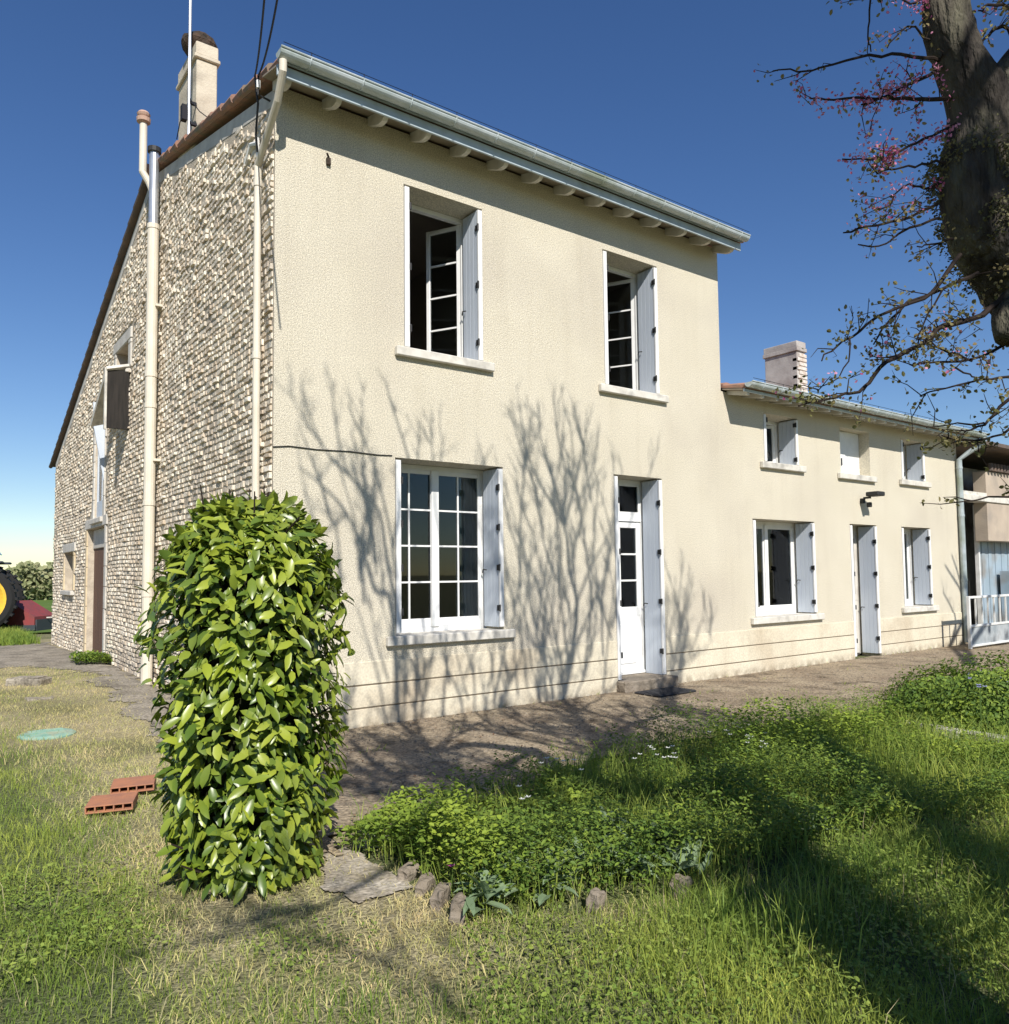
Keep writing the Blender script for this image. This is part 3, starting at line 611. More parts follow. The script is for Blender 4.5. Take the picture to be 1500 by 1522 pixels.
weo=we.build('side_door',MT['dress'],wing); weo['label']='narrow grey door of the wing'; pane('pane',x0+.1,x1-.1,.98,z1-.1,y+.02,weo)
shutter(weo,x1,1,z0+.02,z1-.02,hinges=4); shutter(weo,x0,-1,z0+.02,z1-.02,hinges=4,w=.31)
wf=window(wing,*F2,'ajar','lower window at the far end, standing ajar'); shutter(wf,F2[1],1,F2[2]+.02,F2[3]-.02); shutter(wf,F2[0],-1,F2[2]+.02,F2[3]-.02)
eaves(wing,WX+.03,WE+.15,3.735,22,.18,rb=.42,flip=1)
wr=tiled_roof('roof',wing,WX+.03,WE+.2,-.38,3.865,4,4.72,MT['tile'],th=.03); tiled_roof('rear_roof',wing,WX+.03,WE+.2,8.3,3.55,4,4.72,MT['tile'],th=.03)
# wing chimney
cw=MB(); yf=1.9; xq0=on('y',yf,1185,540)[0]; xq1=on('y',yf,1197,540)[0]; yb=on('x',xq0,1137,540)[1]; zt=on('y',yf,1187,507)[2]
cw.box(xq0,xq1,yf,yb,3.9,zt-.2,b=.008); cw.box(xq0-.03,xq1+.03,yf-.03,yb+.03,zt-.2,zt-.12,b=.008); cw.box(xq0-.015,xq1+.015,yf-.015,yb+.015,zt-.12,zt,b=.008)
k=0; z_=4.1
while z_<zt-.24:
    cw.box(xq0+(.06 if k%2 else .0),xq1+.02,yf-.028,yf+.1,z_,z_+.07,mi=1,b=.006); z_+=.085; k+=1
cwo=cw.build('chimney',[MT['chim2'],MT['brick']],wr); cwo['label']='squat grey chimney on the low wing'
# floodlight
m=MB(); p=on('y',0,1280,742)
m.box(p[0]-.04,p[0]+.03,-.06,.0,p[2]-.07,p[2]+.01,b=.006); m.box(p[0]-.02,p[0]+.02,-.16,-.05,p[2]+.0,p[2]+.03); m.box(p[0]-.10,p[0]+.12,-.34,-.13,p[2]+.03,p[2]+.10,b=.012); m.box(p[0]-.03,p[0]+.03,-.17,-.10,p[2]-.14,p[2]-.06,b=.01)
m.build('floodlight',MT['iron'],wing)
# zinc downpipe at far end
m=MB(); m.tube([(WE+.12,-.44,3.84),(WE+.12,-.44,3.74),(WE+.02,-.2,3.58),(WE-.06,-.07,3.45),(WE-.06,-.07,.05)],.05,12)
for z_ in (1.2,2.4,3.3): m.tube([(WE-.06,-.07,z_-.02),(WE-.06,-.07,z_+.02)],.058,12)
o=m.build('downpipe',MT['zinc'],wing); o['label']='grey zinc downpipe at the far end'

# ================================================================= OUTBUILDING at far right
out=thing('outbuilding','tan outbuilding with dark open bay and grey metal sheets beyond the low wing','shed',(WE+.3,0,0)); out.location=(0,0,0)
OX=WE+.02
def px_x(px,y=0.0): return on('y',y,px,800)[0]
xa=px_x(1452,.3); xb=px_x(1470,.0)
mb=MB(); mb.box(xb,20,.0,.25,1.95,3.35,b=.01); mb.box(OX+.01,20.0,5,5.2,0,3.5); mb.box(19.8,20,.25,5,0,3.5); mb.build('front_wall',MT['tan'],out)
mb=MB(); mb.box(OX+.0,20.2,-.03,.22,2.72,2.84,b=.008); mb.box(OX+.03,xb,.0,.2,2.84,2.9); mb.build('lintel_beam',MT['sill'],out)
mb=MB(); V=[(OX,-.45,3.72),(20.3,-.45,3.72),(20.3,5.3,3.9),(OX,5.3,3.9)]; slab(mb,V,-.07)
mb.build('roof',MT['slate'],out)
mb=MB()
n=34
for k in range(n):
    a=xa+(20-xa)*k/n; b_=xa+(20-xa)*(k+1)/n; yy=.30-(.010 if k%2 else 0)
    mb.box(a,b_-.004,yy-.012,yy,0.02,2.7)
mb.box(xa-.05,xa,.25,.33,0,2.7,mi=1,b=.004); mb.box(px_x(1500),20,.0-.06,.2,.0,1.35)
mb.build('metal_door',[MT['sheet'],MT['gatep']],out)
mb=MB(); 
for k in range(30): mb.tube([(xb+.1+k*.15,-.05,3.35),(xb+.1+k*.15,-.05,3.5)],.05,8)
mb.build('tile_course',MT['slate'],out)
mb=MB(); mb.add([(OX,.9,0),(xa+3,.9,0),(xa+3,.9,3.6),(OX,.9,3.6)],[[0,1,2,3]]); mb.build('bay_interior',MT['chim2'],out)
# ---- white gate
gt=thing('garden_gate','low white metal gate standing at the far end of the wing','gate',(12.6,-.5,0))
def gate_at(px,py=960): return on('y',-.55,px,py)
g0=gate_at(1441)[0]; zt=on('y',-.55,1441,886)[2]; zm=on('y',-.55,1450,930)[2]; g1=g0+2.6
loc=np.array([12.6,-.5,0])
def gb(m,*a,**k): 
    a=list(a); a[0]-=loc[0];a[1]-=loc[0];a[2]-=loc[1];a[3]-=loc[1]; m.box(*a,**k)
m=MB(); gb(m,g0,g0+.05,-.58,-.53,0.02,zt,b=.004); gb(m,g1-.05,g1,-.58,-.53,0.02,zt,b=.004); gb(m,g0+.05,g1-.05,-.575,-.535,zt-.045,zt-.003,b=.004); gb(m,g0+.05,g1-.05,-.575,-.535,zm-.02,zm+.02,b=.004); gb(m,g0+.05,g1-.05,-.575,-.535,.05,.09,b=.004)
m.build('gate_frame',MT['gatep'],gt)
for k in range(9):
    m=MB(); x=g0+.05+(g1-g0-.1)*(k+1)/10; gb(m,x-.012,x+.012,-.567,-.543,zm+.02,zt-.045); m.build('gate_bar',MT['gatep'],gt)
m=MB(); gb(m,g0+.06,g1-.06,-.56,-.55,.09,zm-.02); m.build('gate_panel',MT['gpanel'],gt)

# ================================================================= GROUND
def sheet(name,poly_fn,m,x0,x1,y0,y1,step,z): pass
# base ground: fine grid near, coarse far
def grid(name,xs,ys,zf,m):
    X,Y=np.meshgrid(xs,ys,indexing='ij'); Z=zf(X,Y); V=np.stack([X.ravel(),Y.ravel(),Z.ravel()],1); nx,ny=X.shape
    i,j=np.meshgrid(np.arange(nx-1),np.arange(ny-1),indexing='ij'); a=(i*ny+j).ravel(); Fq=np.stack([a,a+ny,a+ny+1,a+1],1)
    return raw(name,V,Fq.ravel(),[4]*len(Fq),m,smooth=True)
xs=np.concatenate([[-2500,-800,-300,-120,-60,-35,-22],np.arange(-14,16,.12),[18,22,30,45,80,160,400,1000,2500]])
ys=np.concatenate([[-2500,-800,-300,-120,-50,-25,-14],np.arange(-9,16,.12),[18,24,30,45,80,160,400,1000,2500]])
def gh(X,Y): 
    nr=(np.abs(X)<15)&(Y>-9)&(Y<16)
    return gz(X,Y)+np.where(nr,.02*(vnoise(X*1.3+50,Y*1.3+50,3)-.5)+.008*(vnoise(X*5+50,Y*5+50,4)-.5),0)-.02
ground=struct(grid('ground',xs,ys,gh,MT['soil']))
GROUND_C=None
def G(x,y): return gh(np.asarray(x,float),np.asarray(y,float))
# polygons from the photograph laid on the real ground
def gp(px,py,z=0.0): p=on('z',z,px,py); return (p[0],p[1])
def polysheet(name,poly,z,m,step=.1,rag=.06):
    poly=np.array(poly); x0,y0=poly.min(0); x1,y1=poly.max(0)
    xs=np.arange(x0-step,x1+step*2,step); ys=np.arange(y0-step,y1+step*2,step); X,Y=np.meshgrid(xs,ys,indexing='ij')
    cx,cy_=X[:-1,:-1]+step/2,Y[:-1,:-1]+step/2
    nz=lambda s1,s2:(vnoise(cx*3+90,cy_*3+90,s1)-.5)*2+(vnoise(cx*9+190,cy_*9+190,s1+20)-.5)*1.0+(vnoise(cx*24+290,cy_*24+190,s1+40)-.5)*.6
    ins=inside(cx+rag*nz(8,0),cy_+rag*nz(9,0),poly)
    if name=='patio': ins|=False
    ny=len(ys); i,j=np.nonzero(ins); a=i*ny+j; Fq=np.stack([a,a+ny,a+ny+1,a+1],1)
    V=np.stack([X.ravel(),Y.ravel(),(np.zeros_like(X)+z).ravel() if not callable(z) else z(X,Y).ravel()],1)
    used=np.unique(Fq); mp=-np.ones(len(V),int); mp[used]=np.arange(len(used))
    return raw(name,V[used],mp[Fq].ravel(),[4]*len(Fq),m,smooth=True)
def inside(x,y,poly):
    x=np.asarray(x);y=np.asarray(y); r=np.zeros(x.shape,bool); n=len(poly)
    for i in range(n):
        ax,ay=poly[i];bx,by=poly[(i+1)%n]
        c=((ay>y)!=(by>y)); xi=(bx-ax)*(y-ay)/((by-ay) if by!=ay else 1e-9)+ax; r^=(c&(x<xi))
    return r
patio_edge=[gp(500,1275),gp(545,1235),gp(640,1215),gp(740,1190),gp(850,1145),gp(1000,1110),gp(1130,1085),gp(1240,1068),gp(1330,1062),gp(1385,1040),gp(1440,1020)]
PATIO=[(-.45,.05),(-.75,-1.2)]+patio_edge+[(9.5,-2.6),(20,-2.8),(20,.05)]
patio=struct(polysheet('patio',PATIO,lambda X,Y:.008+.004*(vnoise(X*2+9,Y*2+9,5)-.5)+0*X,MT['patio'],step=.045,rag=.12))
APR=[(-.02,4.2),(-.5,5.6),(-1.0,7.2),(-6,7.8),(-12,9),(-12,13.0),(-3,13.4),(-.02,13.6)]
apron=struct(polysheet('farm_track',APR,lambda X,Y:gh(X,Y)+.006,MT['conc'],step=.045,rag=.16))
STRIP=[(-.02,-.1),(-.02,5),(-.55,5),(-.65,2),(-.75,.3),(-.7,-.6)]
struct(polysheet('gravel_strip',STRIP,lambda X,Y:gh(X,Y)+.008,MT['conc'],step=.03,rag=.14))
fieldp=[(-400,15.5),(400,15.5),(400,600),(-400,600)]
m=MB(); m.add([(-600,17,.03),(600,17,.03),(600,900,.03),(-600,900,.03)],[[0,1,2,3]]); struct(m.build('field',MT['field']))
PATH=[gp(478,1268),gp(530,1255),gp(600,1300),gp(612,1318),gp(540,1345),gp(480,1325)]
struct(polysheet('stone_path',PATH,lambda X,Y:gh(X,Y)+.012,MT['path'],step=.012,rag=.06))

# ================================================================= VEGETATION (numpy)
def blades(name,P,h,w,bend,m,tint,seed=0,label='',cat=''):
    r=np.random.default_rng(seed); n=len(P); th=r.random(n)*2*math.pi; d=np.stack([np.cos(th),np.sin(th),np.zeros(n)],1); s=np.stack([-np.sin(th),np.cos(th),np.zeros(n)],1)
    th2=r.random(n)*2*math.pi; s=np.stack([np.cos(th2),np.sin(th2),np.zeros(n)],1)
    h=h[:,None];w=w[:,None];b=bend[:,None]; up=np.array([0,0,1.])
    v0=P-s*w/2; v1=P+s*w/2; m1=P+up*h*.55+d*h*b*.28; v2=m1-s*w*.42; v3=m1+s*w*.42; v4=P+up*h*(1-.25*b)+d*h*b
    V=np.stack([v0,v1,v3,v2,v4],1).reshape(-1,3); k=np.arange(n)*5
    f=np.stack([k,k+1,k+2,k+3,k+3,k+2,k+4],1).ravel(); lt=np.tile([4,3],n)
    return raw(name,V,f,lt,m,tint=np.repeat(tint,2))
def leaves(name,P,D,Nn,ln,w,m,tint,parent=None,fold=.12,curl=.15,smooth=False):
    """pointed oval leaves: base P, direction D, normal Nn"""
    D=D/np.linalg.norm(D,axis=1)[:,None]; S=np.cross(D,Nn); S/=np.linalg.norm(S,axis=1)[:,None]+1e-9; Nn=np.cross(S,D)
    ln=ln[:,None]; w=w[:,None]; n=len(P)
    q=[]
    for t,ww,dn in ((0,0,0),(.25,.8,.0),(.6,1.0,-curl*.4),(.85,.6,-curl*.8),(1,0,-curl*1.3)):
        c=P+D*ln*t+Nn*ln*dn
        if ww==0: q.append(c)
        else: q+= [c-S*w*ww/2+Nn*w*fold, c, c+S*w*ww/2+Nn*w*fold]
    V=np.stack(q,1); K=V.shape[1]; V=V.reshape(-1,3); k=(np.arange(n)*K)[:,None]
    tri=np.array([[0,2,1],[0,3,2]]); quads=np.array([[1,2,5,4],[2,3,6,5],[4,5,8,7],[5,6,9,8]]); tri2=np.array([[7,8,10],[8,9,10]])
    f=np.concatenate([(k+tri.ravel()),(k+quads.ravel()),(k+tri2.ravel())],1).ravel(); lt=np.tile([3,3,4,4,4,4,3,3],n)
    return raw(name,V,f,lt,m,parent,tint=np.repeat(tint,8),smooth=smooth)
def scatter(n,x0,x1,y0,y1,seed):
    r=np.random.default_rng(seed); return r.uniform(x0,x1,n),r.uniform(y0,y1,n)
def visible(x,y,mar=60):
    q=np.stack([x-CAM[0],y-CAM[1],np.zeros_like(x)-1.4],1); w_=q@_d; w_=np.where(w_<.05,.05,w_); px=750+F_*(q@CR)/w_; py=CY-F_*(q@CU)/w_
    return (q@_d>.3)&(px>-mar-900)&(px<1500+mar+500)&(py<1522+mar+420),px,py
bc=np.array(on('z',0,325,1347)[:2])+_d[:2]*.40   # laurel centre on the ground
BED=[gp(500,1262),gp(590,1290),gp(640,1320),gp(700,1362),gp(820,1352),gp(900,1345),gp(1000,1330),gp(1120,1300),gp(1250,1262),gp(1400,1235),gp(1580,1225),gp(1560,1108),gp(1400,1098),gp(1330,1066)]+patio_edge[:-2][::-1]
CURB=[gp(1325,1082),gp(1400,1094),gp(1530,1112),gp(1530,1100),gp(1400,1084),gp(1330,1074)]
BUSHR=[gp(1330,1070),gp(1400,1084),gp(1560,1100),gp(1700,1100),gp(1700,1000),gp(1500,1012),gp(1400,1030),gp(1345,1048)]
def lushness(x,y):
    """0 = dry short turf, 1 = long green grass"""
    _,px,py=visible(x,y)
    l1=np.clip((px-560-(1522-py)*.35)/220,0,1)*np.clip((py-1290)/90,0,1)   # right foreground
    l1=np.maximum(l1,np.clip((px-900)/150,0,1))
    l2=np.clip((170+ (py-1150)*.55 - px)/170,0,1)*np.clip((py-1075)/70,0,1)  # left side
    l3=.62*np.clip((py-1370-.12*np.abs(px-420))/110,0,1)
    return np.clip(np.maximum(np.maximum(l1,l2),l3),0,1)
gm=ground.data; npoly=len(gm.polygons); cc=np.zeros(npoly*3,np.float32); gm.polygons.foreach_get('center',cc); cc=cc.reshape(-1,3)
nearp=(np.abs(cc[:,0])<14)&(cc[:,1]>-8.5)&(cc[:,1]<15); tt=np.full(npoly,.6); vv,_,_=visible(cc[:,0],cc[:,1]); tt[nearp]=np.where(vv[nearp],lushness(cc[nearp,0],cc[nearp,1])*.9+.3*(vnoise(cc[nearp,0]*1.3+60,cc[nearp,1]*1.3+60,77)-.3),.6)
tt[inside(cc[:,0],cc[:,1],BED)]=1.0
at_=gm.attributes.new('tint','FLOAT','FACE'); at_.data.foreach_set('value',np.clip(tt,0,1).astype(np.float32))
x,y=scatter(1600000,-7.5,9,-6.2,9,21)
vis,px,py=visible(x,y); dist=np.hypot(x-CAM[0],y-CAM[1])
keep=vis&(rng.random(len(x))<np.clip(3.0/dist,0,1)**1.3*1.3)&~inside(x,y,PATIO)&~(( x>-.03)&(y>-.1))&(~inside(x,y,PATH)|(rng.random(len(x))<.25))&~inside(x,y,CURB)
keep&=~inside(x,y,APR)
keep&=~(inside(x,y,STRIP)&(rng.random(len(x))<.85))
x,y,px,py,dist=x[keep],y[keep],px[keep],py[keep],dist[keep]
lu=np.clip(lushness(x,y)+.5*(vnoise(x*1.7+70,y*1.7+70,31)-.5)+.35*(vnoise(x*5+70,y*5+70,32)-.5),0,1)
bare=vnoise(x*2.3+40,y*2.3+40,33)
inbed=inside(x,y,BED)
k=~inbed|(rng.random(len(x))<.12)
x,y,px,py,dist,lu,bare,inbed=[q[k] for q in (x,y,px,py,dist,lu,bare,inbed)]
islong=rng.random(len(x))<lu*1.0
# the dry turf
k=~islong&(rng.random(len(x))<.30+.7*bare)
P=np.stack([x[k],y[k],G(x[k],y[k])-.004],1); n=len(P); hh=rng.uniform(.018,.055,n)*(1+.8*lu[k]); 
stuff(blades('dry_grass',P,hh,rng.uniform(.002,.0045,n),rng.uniform(.4,1.5,n),MT['dry'],np.clip(rng.random(n)*.9+.25*(bare[k]-.5),0,1),seed=5),'short yellowish dry turf round the laurel and along the gable','grass')
k=islong
P=np.stack([x[k],y[k],G(x[k],y[k])-.006],1); n=len(P); tall=vnoise(x[k]*3+20,y[k]*3+20,34)
rr=np.clip((px[k]-500)/500,0,1)
hh=rng.uniform(.03,.12,n)*(.45+1.0*tall)*(.62+.62*rr); hh*=np.where((px[k]>690)&(px[k]<1360)&(py[k]>1380),.8,1); hh*=np.where(rng.random(n)<.03,1.6,1)
stuff(blades('long_grass',P,hh,rng.uniform(.0018,.0046,n),rng.uniform(.2,1.0,n),MT['grass'],np.clip(rng.random(n)**2*.9+.5*(vnoise(P[:,0]*2+9,P[:,1]*2+9,35)-.5),0,1),seed=6),'long rough green grass growing over the foreground','grass')
# clover and small weeds among the grass
x,y=scatter(420000,-6,6,-5.9,1,22); vis,px,py=visible(x,y); dist=np.hypot(x-CAM[0],y-CAM[1]); lu=lushness(x,y)
k=vis&(dist<6)&(rng.random(len(x))<(.10+.6*lu)*((vnoise(x*1.6+11,y*1.6+12,41)>.45)|((px>690)&(px<1360)&(py>1370)&(vnoise(x*3+11,y*3+12,43)>.38)&(rng.random(len(x))<.7)))*np.clip(3/dist,0,1))&~inside(x,y,PATIO)&~inside(x,y,PATH)&~((x>-.05)&(y>-.1))
x,y,lu=x[k],y[k],lu[k]; n=len(x); print('clover',n)
P=np.stack([x,y,G(x,y)+rng.uniform(.01,.07,n)*(.4+lu)],1); a=rng.random(n)*6.283; D_=np.stack([np.cos(a),np.sin(a),rng.uniform(.0,.7,n)],1)
stuff(leaves('clover',P,D_,np.tile([0,0,1.],(n,1))+rng.normal(0,.45,(n,3)),rng.uniform(.007,.026,n),rng.uniform(.006,.015,n),MT['clover'],rng.random(n)),'small round clover leaves scattered through the lawn','clover')
# ground cover of the flower bed
x,y=scatter(330000,-2,9,-5.2,-1,23); k=inside(x,y,BED); x,y=x[k],y[k]
dist=np.hypot(x-CAM[0],y-CAM[1]); k=rng.random(len(x))<np.clip(4.2/dist,0,1)**1.5; x,y=x[k],y[k]
n=len(x); print('bed',n)
H=(.04+.26*vnoise(x*2.6+15,y*2.6+15,51)**1.3+.16*vnoise(x*7+15,y*7+15,52))
H=np.where(inside(x,y,[gp(1290,1075),gp(1350,1066),gp(1580,1110),gp(1600,1165),gp(1310,1110)]),H*.12,H)
H*=np.clip((vnoise(x*1.6+5,y*1.6+6,54)-.15)*2.2,.12,1.25)
hz=H*(rng.random(n)**.45); a=rng.random(n)*6.283
P=np.stack([x,y,hz],1); D_=np.stack([np.cos(a),np.sin(a),rng.uniform(-.3,.8,n)],1); Nn=np.stack([rng.normal(0,.35,n),rng.normal(0,.35,n),np.ones(n)],1)
big=vnoise(x*1.9+33,y*1.9+35,53)
stuff(leaves('bed_weeds',P,D_,Nn,rng.uniform(.015,.034,n)*(.7+.7*big),rng.uniform(.010,.020,n)*(.7+.7*big),MT['weed'],np.clip(rng.random(n)**1.6*.9+1.6*(big-.55)*(big>.55)+.15*(hz>H*.85),0,1)),'mixed leafy weeds and ground cover filling the flower bed','ground cover')
x,y=scatter(42000,-2,9,-5.2,-1,24); k=inside(x,y,BED); x,y=x[k],y[k]; n=len(x)
P=np.stack([x,y,np.zeros(n)],1); stuff(blades('bed_grass',P,rng.uniform(.08,.28,n),rng.uniform(.003,.007,n),rng.uniform(.15,.7,n),MT['grass'],rng.random(n)**2,seed=9),'grass blades standing up through the flower bed weeds','grass')
# taller leafy stalks
def stalks(name,n,poly,hr,seed,m,label,x0=-2,x1=9,y0=-5.2,y1=-1,lf=(.02,.045)):
    r=np.random.default_rng(seed); x=r.uniform(x0,x1,n*8); y=r.uniform(y0,y1,n*8); cl=vnoise(x*2.2+8,y*2.2+8,seed)>.5; k=inside(x,y,poly)&cl; x=x[k][:n]; y=y[k][:n]; n=len(x); hh=r.uniform(*hr,n); LN=14
    t=np.tile(np.linspace(.15,1,LN),n); X=np.repeat(x,LN); Y=np.repeat(y,LN); H_=np.repeat(hh,LN); lean=np.repeat(r.normal(0,.18,(n,2)),LN,0); a=np.tile(np.arange(LN)*2.4,n)+np.repeat(r.random(n)*6,LN)
    P=np.stack([X+lean[:,0]*t*H_,Y+lean[:,1]*t*H_,H_*t],1); N=len(P); D_=np.stack([np.cos(a),np.sin(a),r.uniform(.0,.9,N)],1)
    sz=(1.15-.6*t); return stuff(leaves(name,P,D_,np.tile([0,0,1.],(N,1))+r.normal(0,.25,(N,3)),r.uniform(*lf,N)*sz,r.uniform(lf[0]*.5,lf[1]*.5,N)*sz,m,np.repeat(r.random(n)*.8,LN)*r.uniform(.6,1.2,N)),label,'weeds')
stalks('tall_weeds',520,BED,(.12,.36),201,MT['weed'],'taller leafy weed stalks standing out of the flower bed')
stalks('bright_weeds',420,[gp(1120,1260),gp(1250,1235),gp(1400,1215),gp(1560,1205),gp(1560,1135),gp(1150,1150)],(.04,.15),207,MT['bweed'],'low yellow-green leafy weeds at the right of the bed below the curb',x1=9,lf=(.018,.036))
stalks('bright_weeds',260,[gp(930,1250),gp(1070,1250),gp(1080,1170),gp(940,1165)],(.10,.28),202,MT['bweed'],'bright yellow-green weeds glowing in the middle of the flower bed',lf=(.025,.05))
stalks('bright_weeds',200,[gp(720,1210),gp(900,1220),gp(900,1160),gp(740,1180)],(.08,.2),203,MT['bweed'],'bright yellow-green weeds near the patio side of the flower bed')
# gravel, crumbs and fallen twigs on the patio
r=np.random.default_rng(301); n=9000; x=r.uniform(-.8,12,n)**1.0; y=r.uniform(-3.4,-.02,n); k=inside(x,y,PATIO)|inside(x,y,STRIP); x,y=x[k],y[k]; n=len(x)
P=np.stack([x,y,np.full(n,.012)],1); a=r.random(n)*6.283; s_=r.uniform(.004,.013,n)[:,None]; off=np.array([[1,0,0],[-.4,.9,0],[-.6,-.7,0],[.1,.1,.8]])
c_,sn=np.cos(a),np.sin(a); V=[]
for q in off: V.append(P+s_*np.stack([q[0]*c_-q[1]*sn,q[0]*sn+q[1]*c_,np.full(n,q[2])],1))
V=np.stack(V,1).reshape(-1,3); kk=(np.arange(n)*4)[:,None]; f=(kk+np.array([0,1,3,1,2,3,2,0,3,0,2,1])).ravel()
stuff(raw('gravel',V,f,np.tile([3]*4,n),MT['rock']),'loose gravel crumbs scattered over the brown patio','gravel')
n=1500; x=r.uniform(-.7,8,n); y=r.uniform(-3.4,-.05,n); k=inside(x,y,PATIO); x,y=x[k],y[k]; n=len(x); a=r.random(n)*6.283
stuff(leaves('fallen_leaves',np.stack([x,y,np.full(n,.022)],1),np.stack([np.cos(a),np.sin(a),r.uniform(-.1,.2,n)],1),np.tile([0,0,1.],(n,1)),r.uniform(.015,.04,n),r.uniform(.008,.018,n),MT['deadleaf'],r.random(n)),'small dry brown leaves fallen over the patio','fallen leaves')
# tufts rooted in patio cracks and at the foot of the walls
n=26000; x=r.uniform(-.8,12,n); y=r.uniform(-3.3,-.0,n); cr=vnoise(x*2.1+77,y*4.1+77,88); edge=np.exp(-np.abs(y+.02)/.03)
pt=np.array(gp(1165,1045)); near=np.exp(-((x-pt[0])**2+(y-pt[1])**2)/.12)
k=(inside(x,y,PATIO)&((cr>.86)&(r.random(n)<.35)))|((edge>.3)&(r.random(n)<.25)&(vnoise(x*2+3,x*0+3,89)>.5))|(inside(x,y,PATIO)&(r.random(n)<near*1.2)); x,y=x[k],y[k]; n=len(x)
stuff(blades('patio_weeds',np.stack([x,y,np.full(n,.006)],1),r.uniform(.015,.06,n),r.uniform(.003,.006,n),r.uniform(.4,1.2,n),MT['grass'],r.random(n),seed=303),'small weeds rooted in the cracks of the patio','grass')
# clump of tall rank grass in the foreground
n=260; c_=np.array(gp(1150,1385)); x=c_[0]+r.normal(0,.34,n); y=c_[1]+r.normal(0,.15,n)
stuff(blades('tall_grass_clump',np.stack([x,y,G(x,y)],1),r.uniform(.12,.30,n),r.uniform(.003,.007,n),r.uniform(.1,.6,n),MT['grass'],np.clip(r.random(n)**1.5,0,1),seed=304),'clump of tall rank grass standing above the lawn at right','grass')
n=700; x=r.uniform(-4,3,n*4); y=r.uniform(-5.8,-2.5,n*4); k=(lushness(x,y)>.6)&~inside(x,y,BED)&~inside(x,y,PATIO); x,y=x[k][:n],y[k][:n]; n=len(x)
stuff(blades('straw_stalks',np.stack([x,y,G(x,y)],1),r.uniform(.10,.24,n),r.uniform(.0015,.003,n),r.uniform(.1,.6,n),MT['straw'],r.random(n),seed=305),'pale dry straw stalks scattered through the green grass','grass')
# broad grey-green rosettes
def rosette(px,py,s,label,seed,nl=26,m='lamb'):
    r=np.random.default_rng(seed); c=on('z',.02,px,py); n=nl; a=r.random(n)*6.283; el=r.uniform(.15,1.3,n)
    D_=np.stack([np.cos(a)*np.cos(el),np.sin(a)*np.cos(el),np.sin(el)],1); Nn=np.stack([-np.cos(a)*.6,-np.sin(a)*.6,np.ones(n)],1)
    P=np.stack([r.normal(0,.05*s,n),r.normal(0,.05*s,n),r.uniform(0,.06,n)],1)
    o=leaves('broadleaf_plant',P,D_,Nn,r.uniform(.09,.17,n)*s,r.uniform(.035,.06,n)*s,MT[m],r.random(n),curl=.3); o.location=(c[0],c[1],c[2]); return tag(o,label,'plant','broad-leaved plants along the bed edge')
ros=[(722,1345,.9,'broad-leaved plant beside the dark end of the edging stones'),(760,1300,.9,'broad-leaved plant just behind the edging stones, its leaves upright'),(820,1318,1,'broad-leaved plant midway along the near edge of the bed'),(870,1290,.9,'broad-leaved plant above the small upright rock'),(930,1300,.95,'broad-leaved plant just right of the small upright rock'),(985,1265,1.0,'broad-leaved plant with silvery leaves at the right of the near bed edge'),(1020,1300,.8,'lowest broad-leaved plant at the right end of its row'),(905,1240,.8,'broad-leaved plant deep in the bed amid bright weeds'),(1210,1235,.8,'dark broad-leaved plant alone in the shaded right part of the bed')]
for i,(a,b,c,l) in enumerate(ros): rosette(a,b,c,l,100+i)
# flowers
def flowers(name,pts,m,r_,label,cat,group,hgt,seed):
    r=np.random.default_rng(seed)
    for i,(a,b,l) in enumerate(pts):
        c=on('z',hgt,a,b); mb=MB(); mb.tube([(0,0,-hgt),(r.normal(0,.01),r.normal(0,.01),0)],.002,4,mi=1)
        for k in range(5):
            t=k*1.257; p=(math.cos(t)*r_,math.sin(t)*r_,r_*.4); q=(math.cos(t+.5)*r_*.55,math.sin(t+.5)*r_*.55,r_*.2); s=(math.cos(t-.5)*r_*.55,math.sin(t-.5)*r_*.55,r_*.2); mb.add([(0,0,0),s,p,q],[[0,1,2,3]])
        o=mb.build(name,[m,MT['weed']]); o.location=c; tag(o,l or label,cat,group)
rf=random.Random(4)
pts=[(rf.uniform(*a),rf.uniform(*b),None) for a,b,n in (((800,870),(1125,1150),7),((925,1010),(1108,1130),13),((1050,1150),(1070,1100),12),((1110,1140),(1088,1112),10),((760,800),(1165,1190),3)) for _ in range(n)]
flowers('white_flower',pts,MT['petal_w'],.022,'small white flower standing along the patio side of the flower bed','flower','white flowers along the patio edge',.24,1)
flowers('pink_flower',[(671,1288,'single bright magenta flower near the edging stones')],MT['petal_p'],.022,'','flower',None,.12,2)
flowers('mauve_flower',[(673,1220,'pale mauve flower in shade near the patio corner of the bed')],MT['petal_b'],.022,'','flower',None,.2,2)
pts=[(rf.uniform(1440,1505),rf.uniform(998,1022),None) for _ in range(26)]
flowers('blue_flower',pts,MT['petal_b'],.028,'small pale blue flower above the low green bush at the right','flower','blue flowers by the right bush',.42,3)
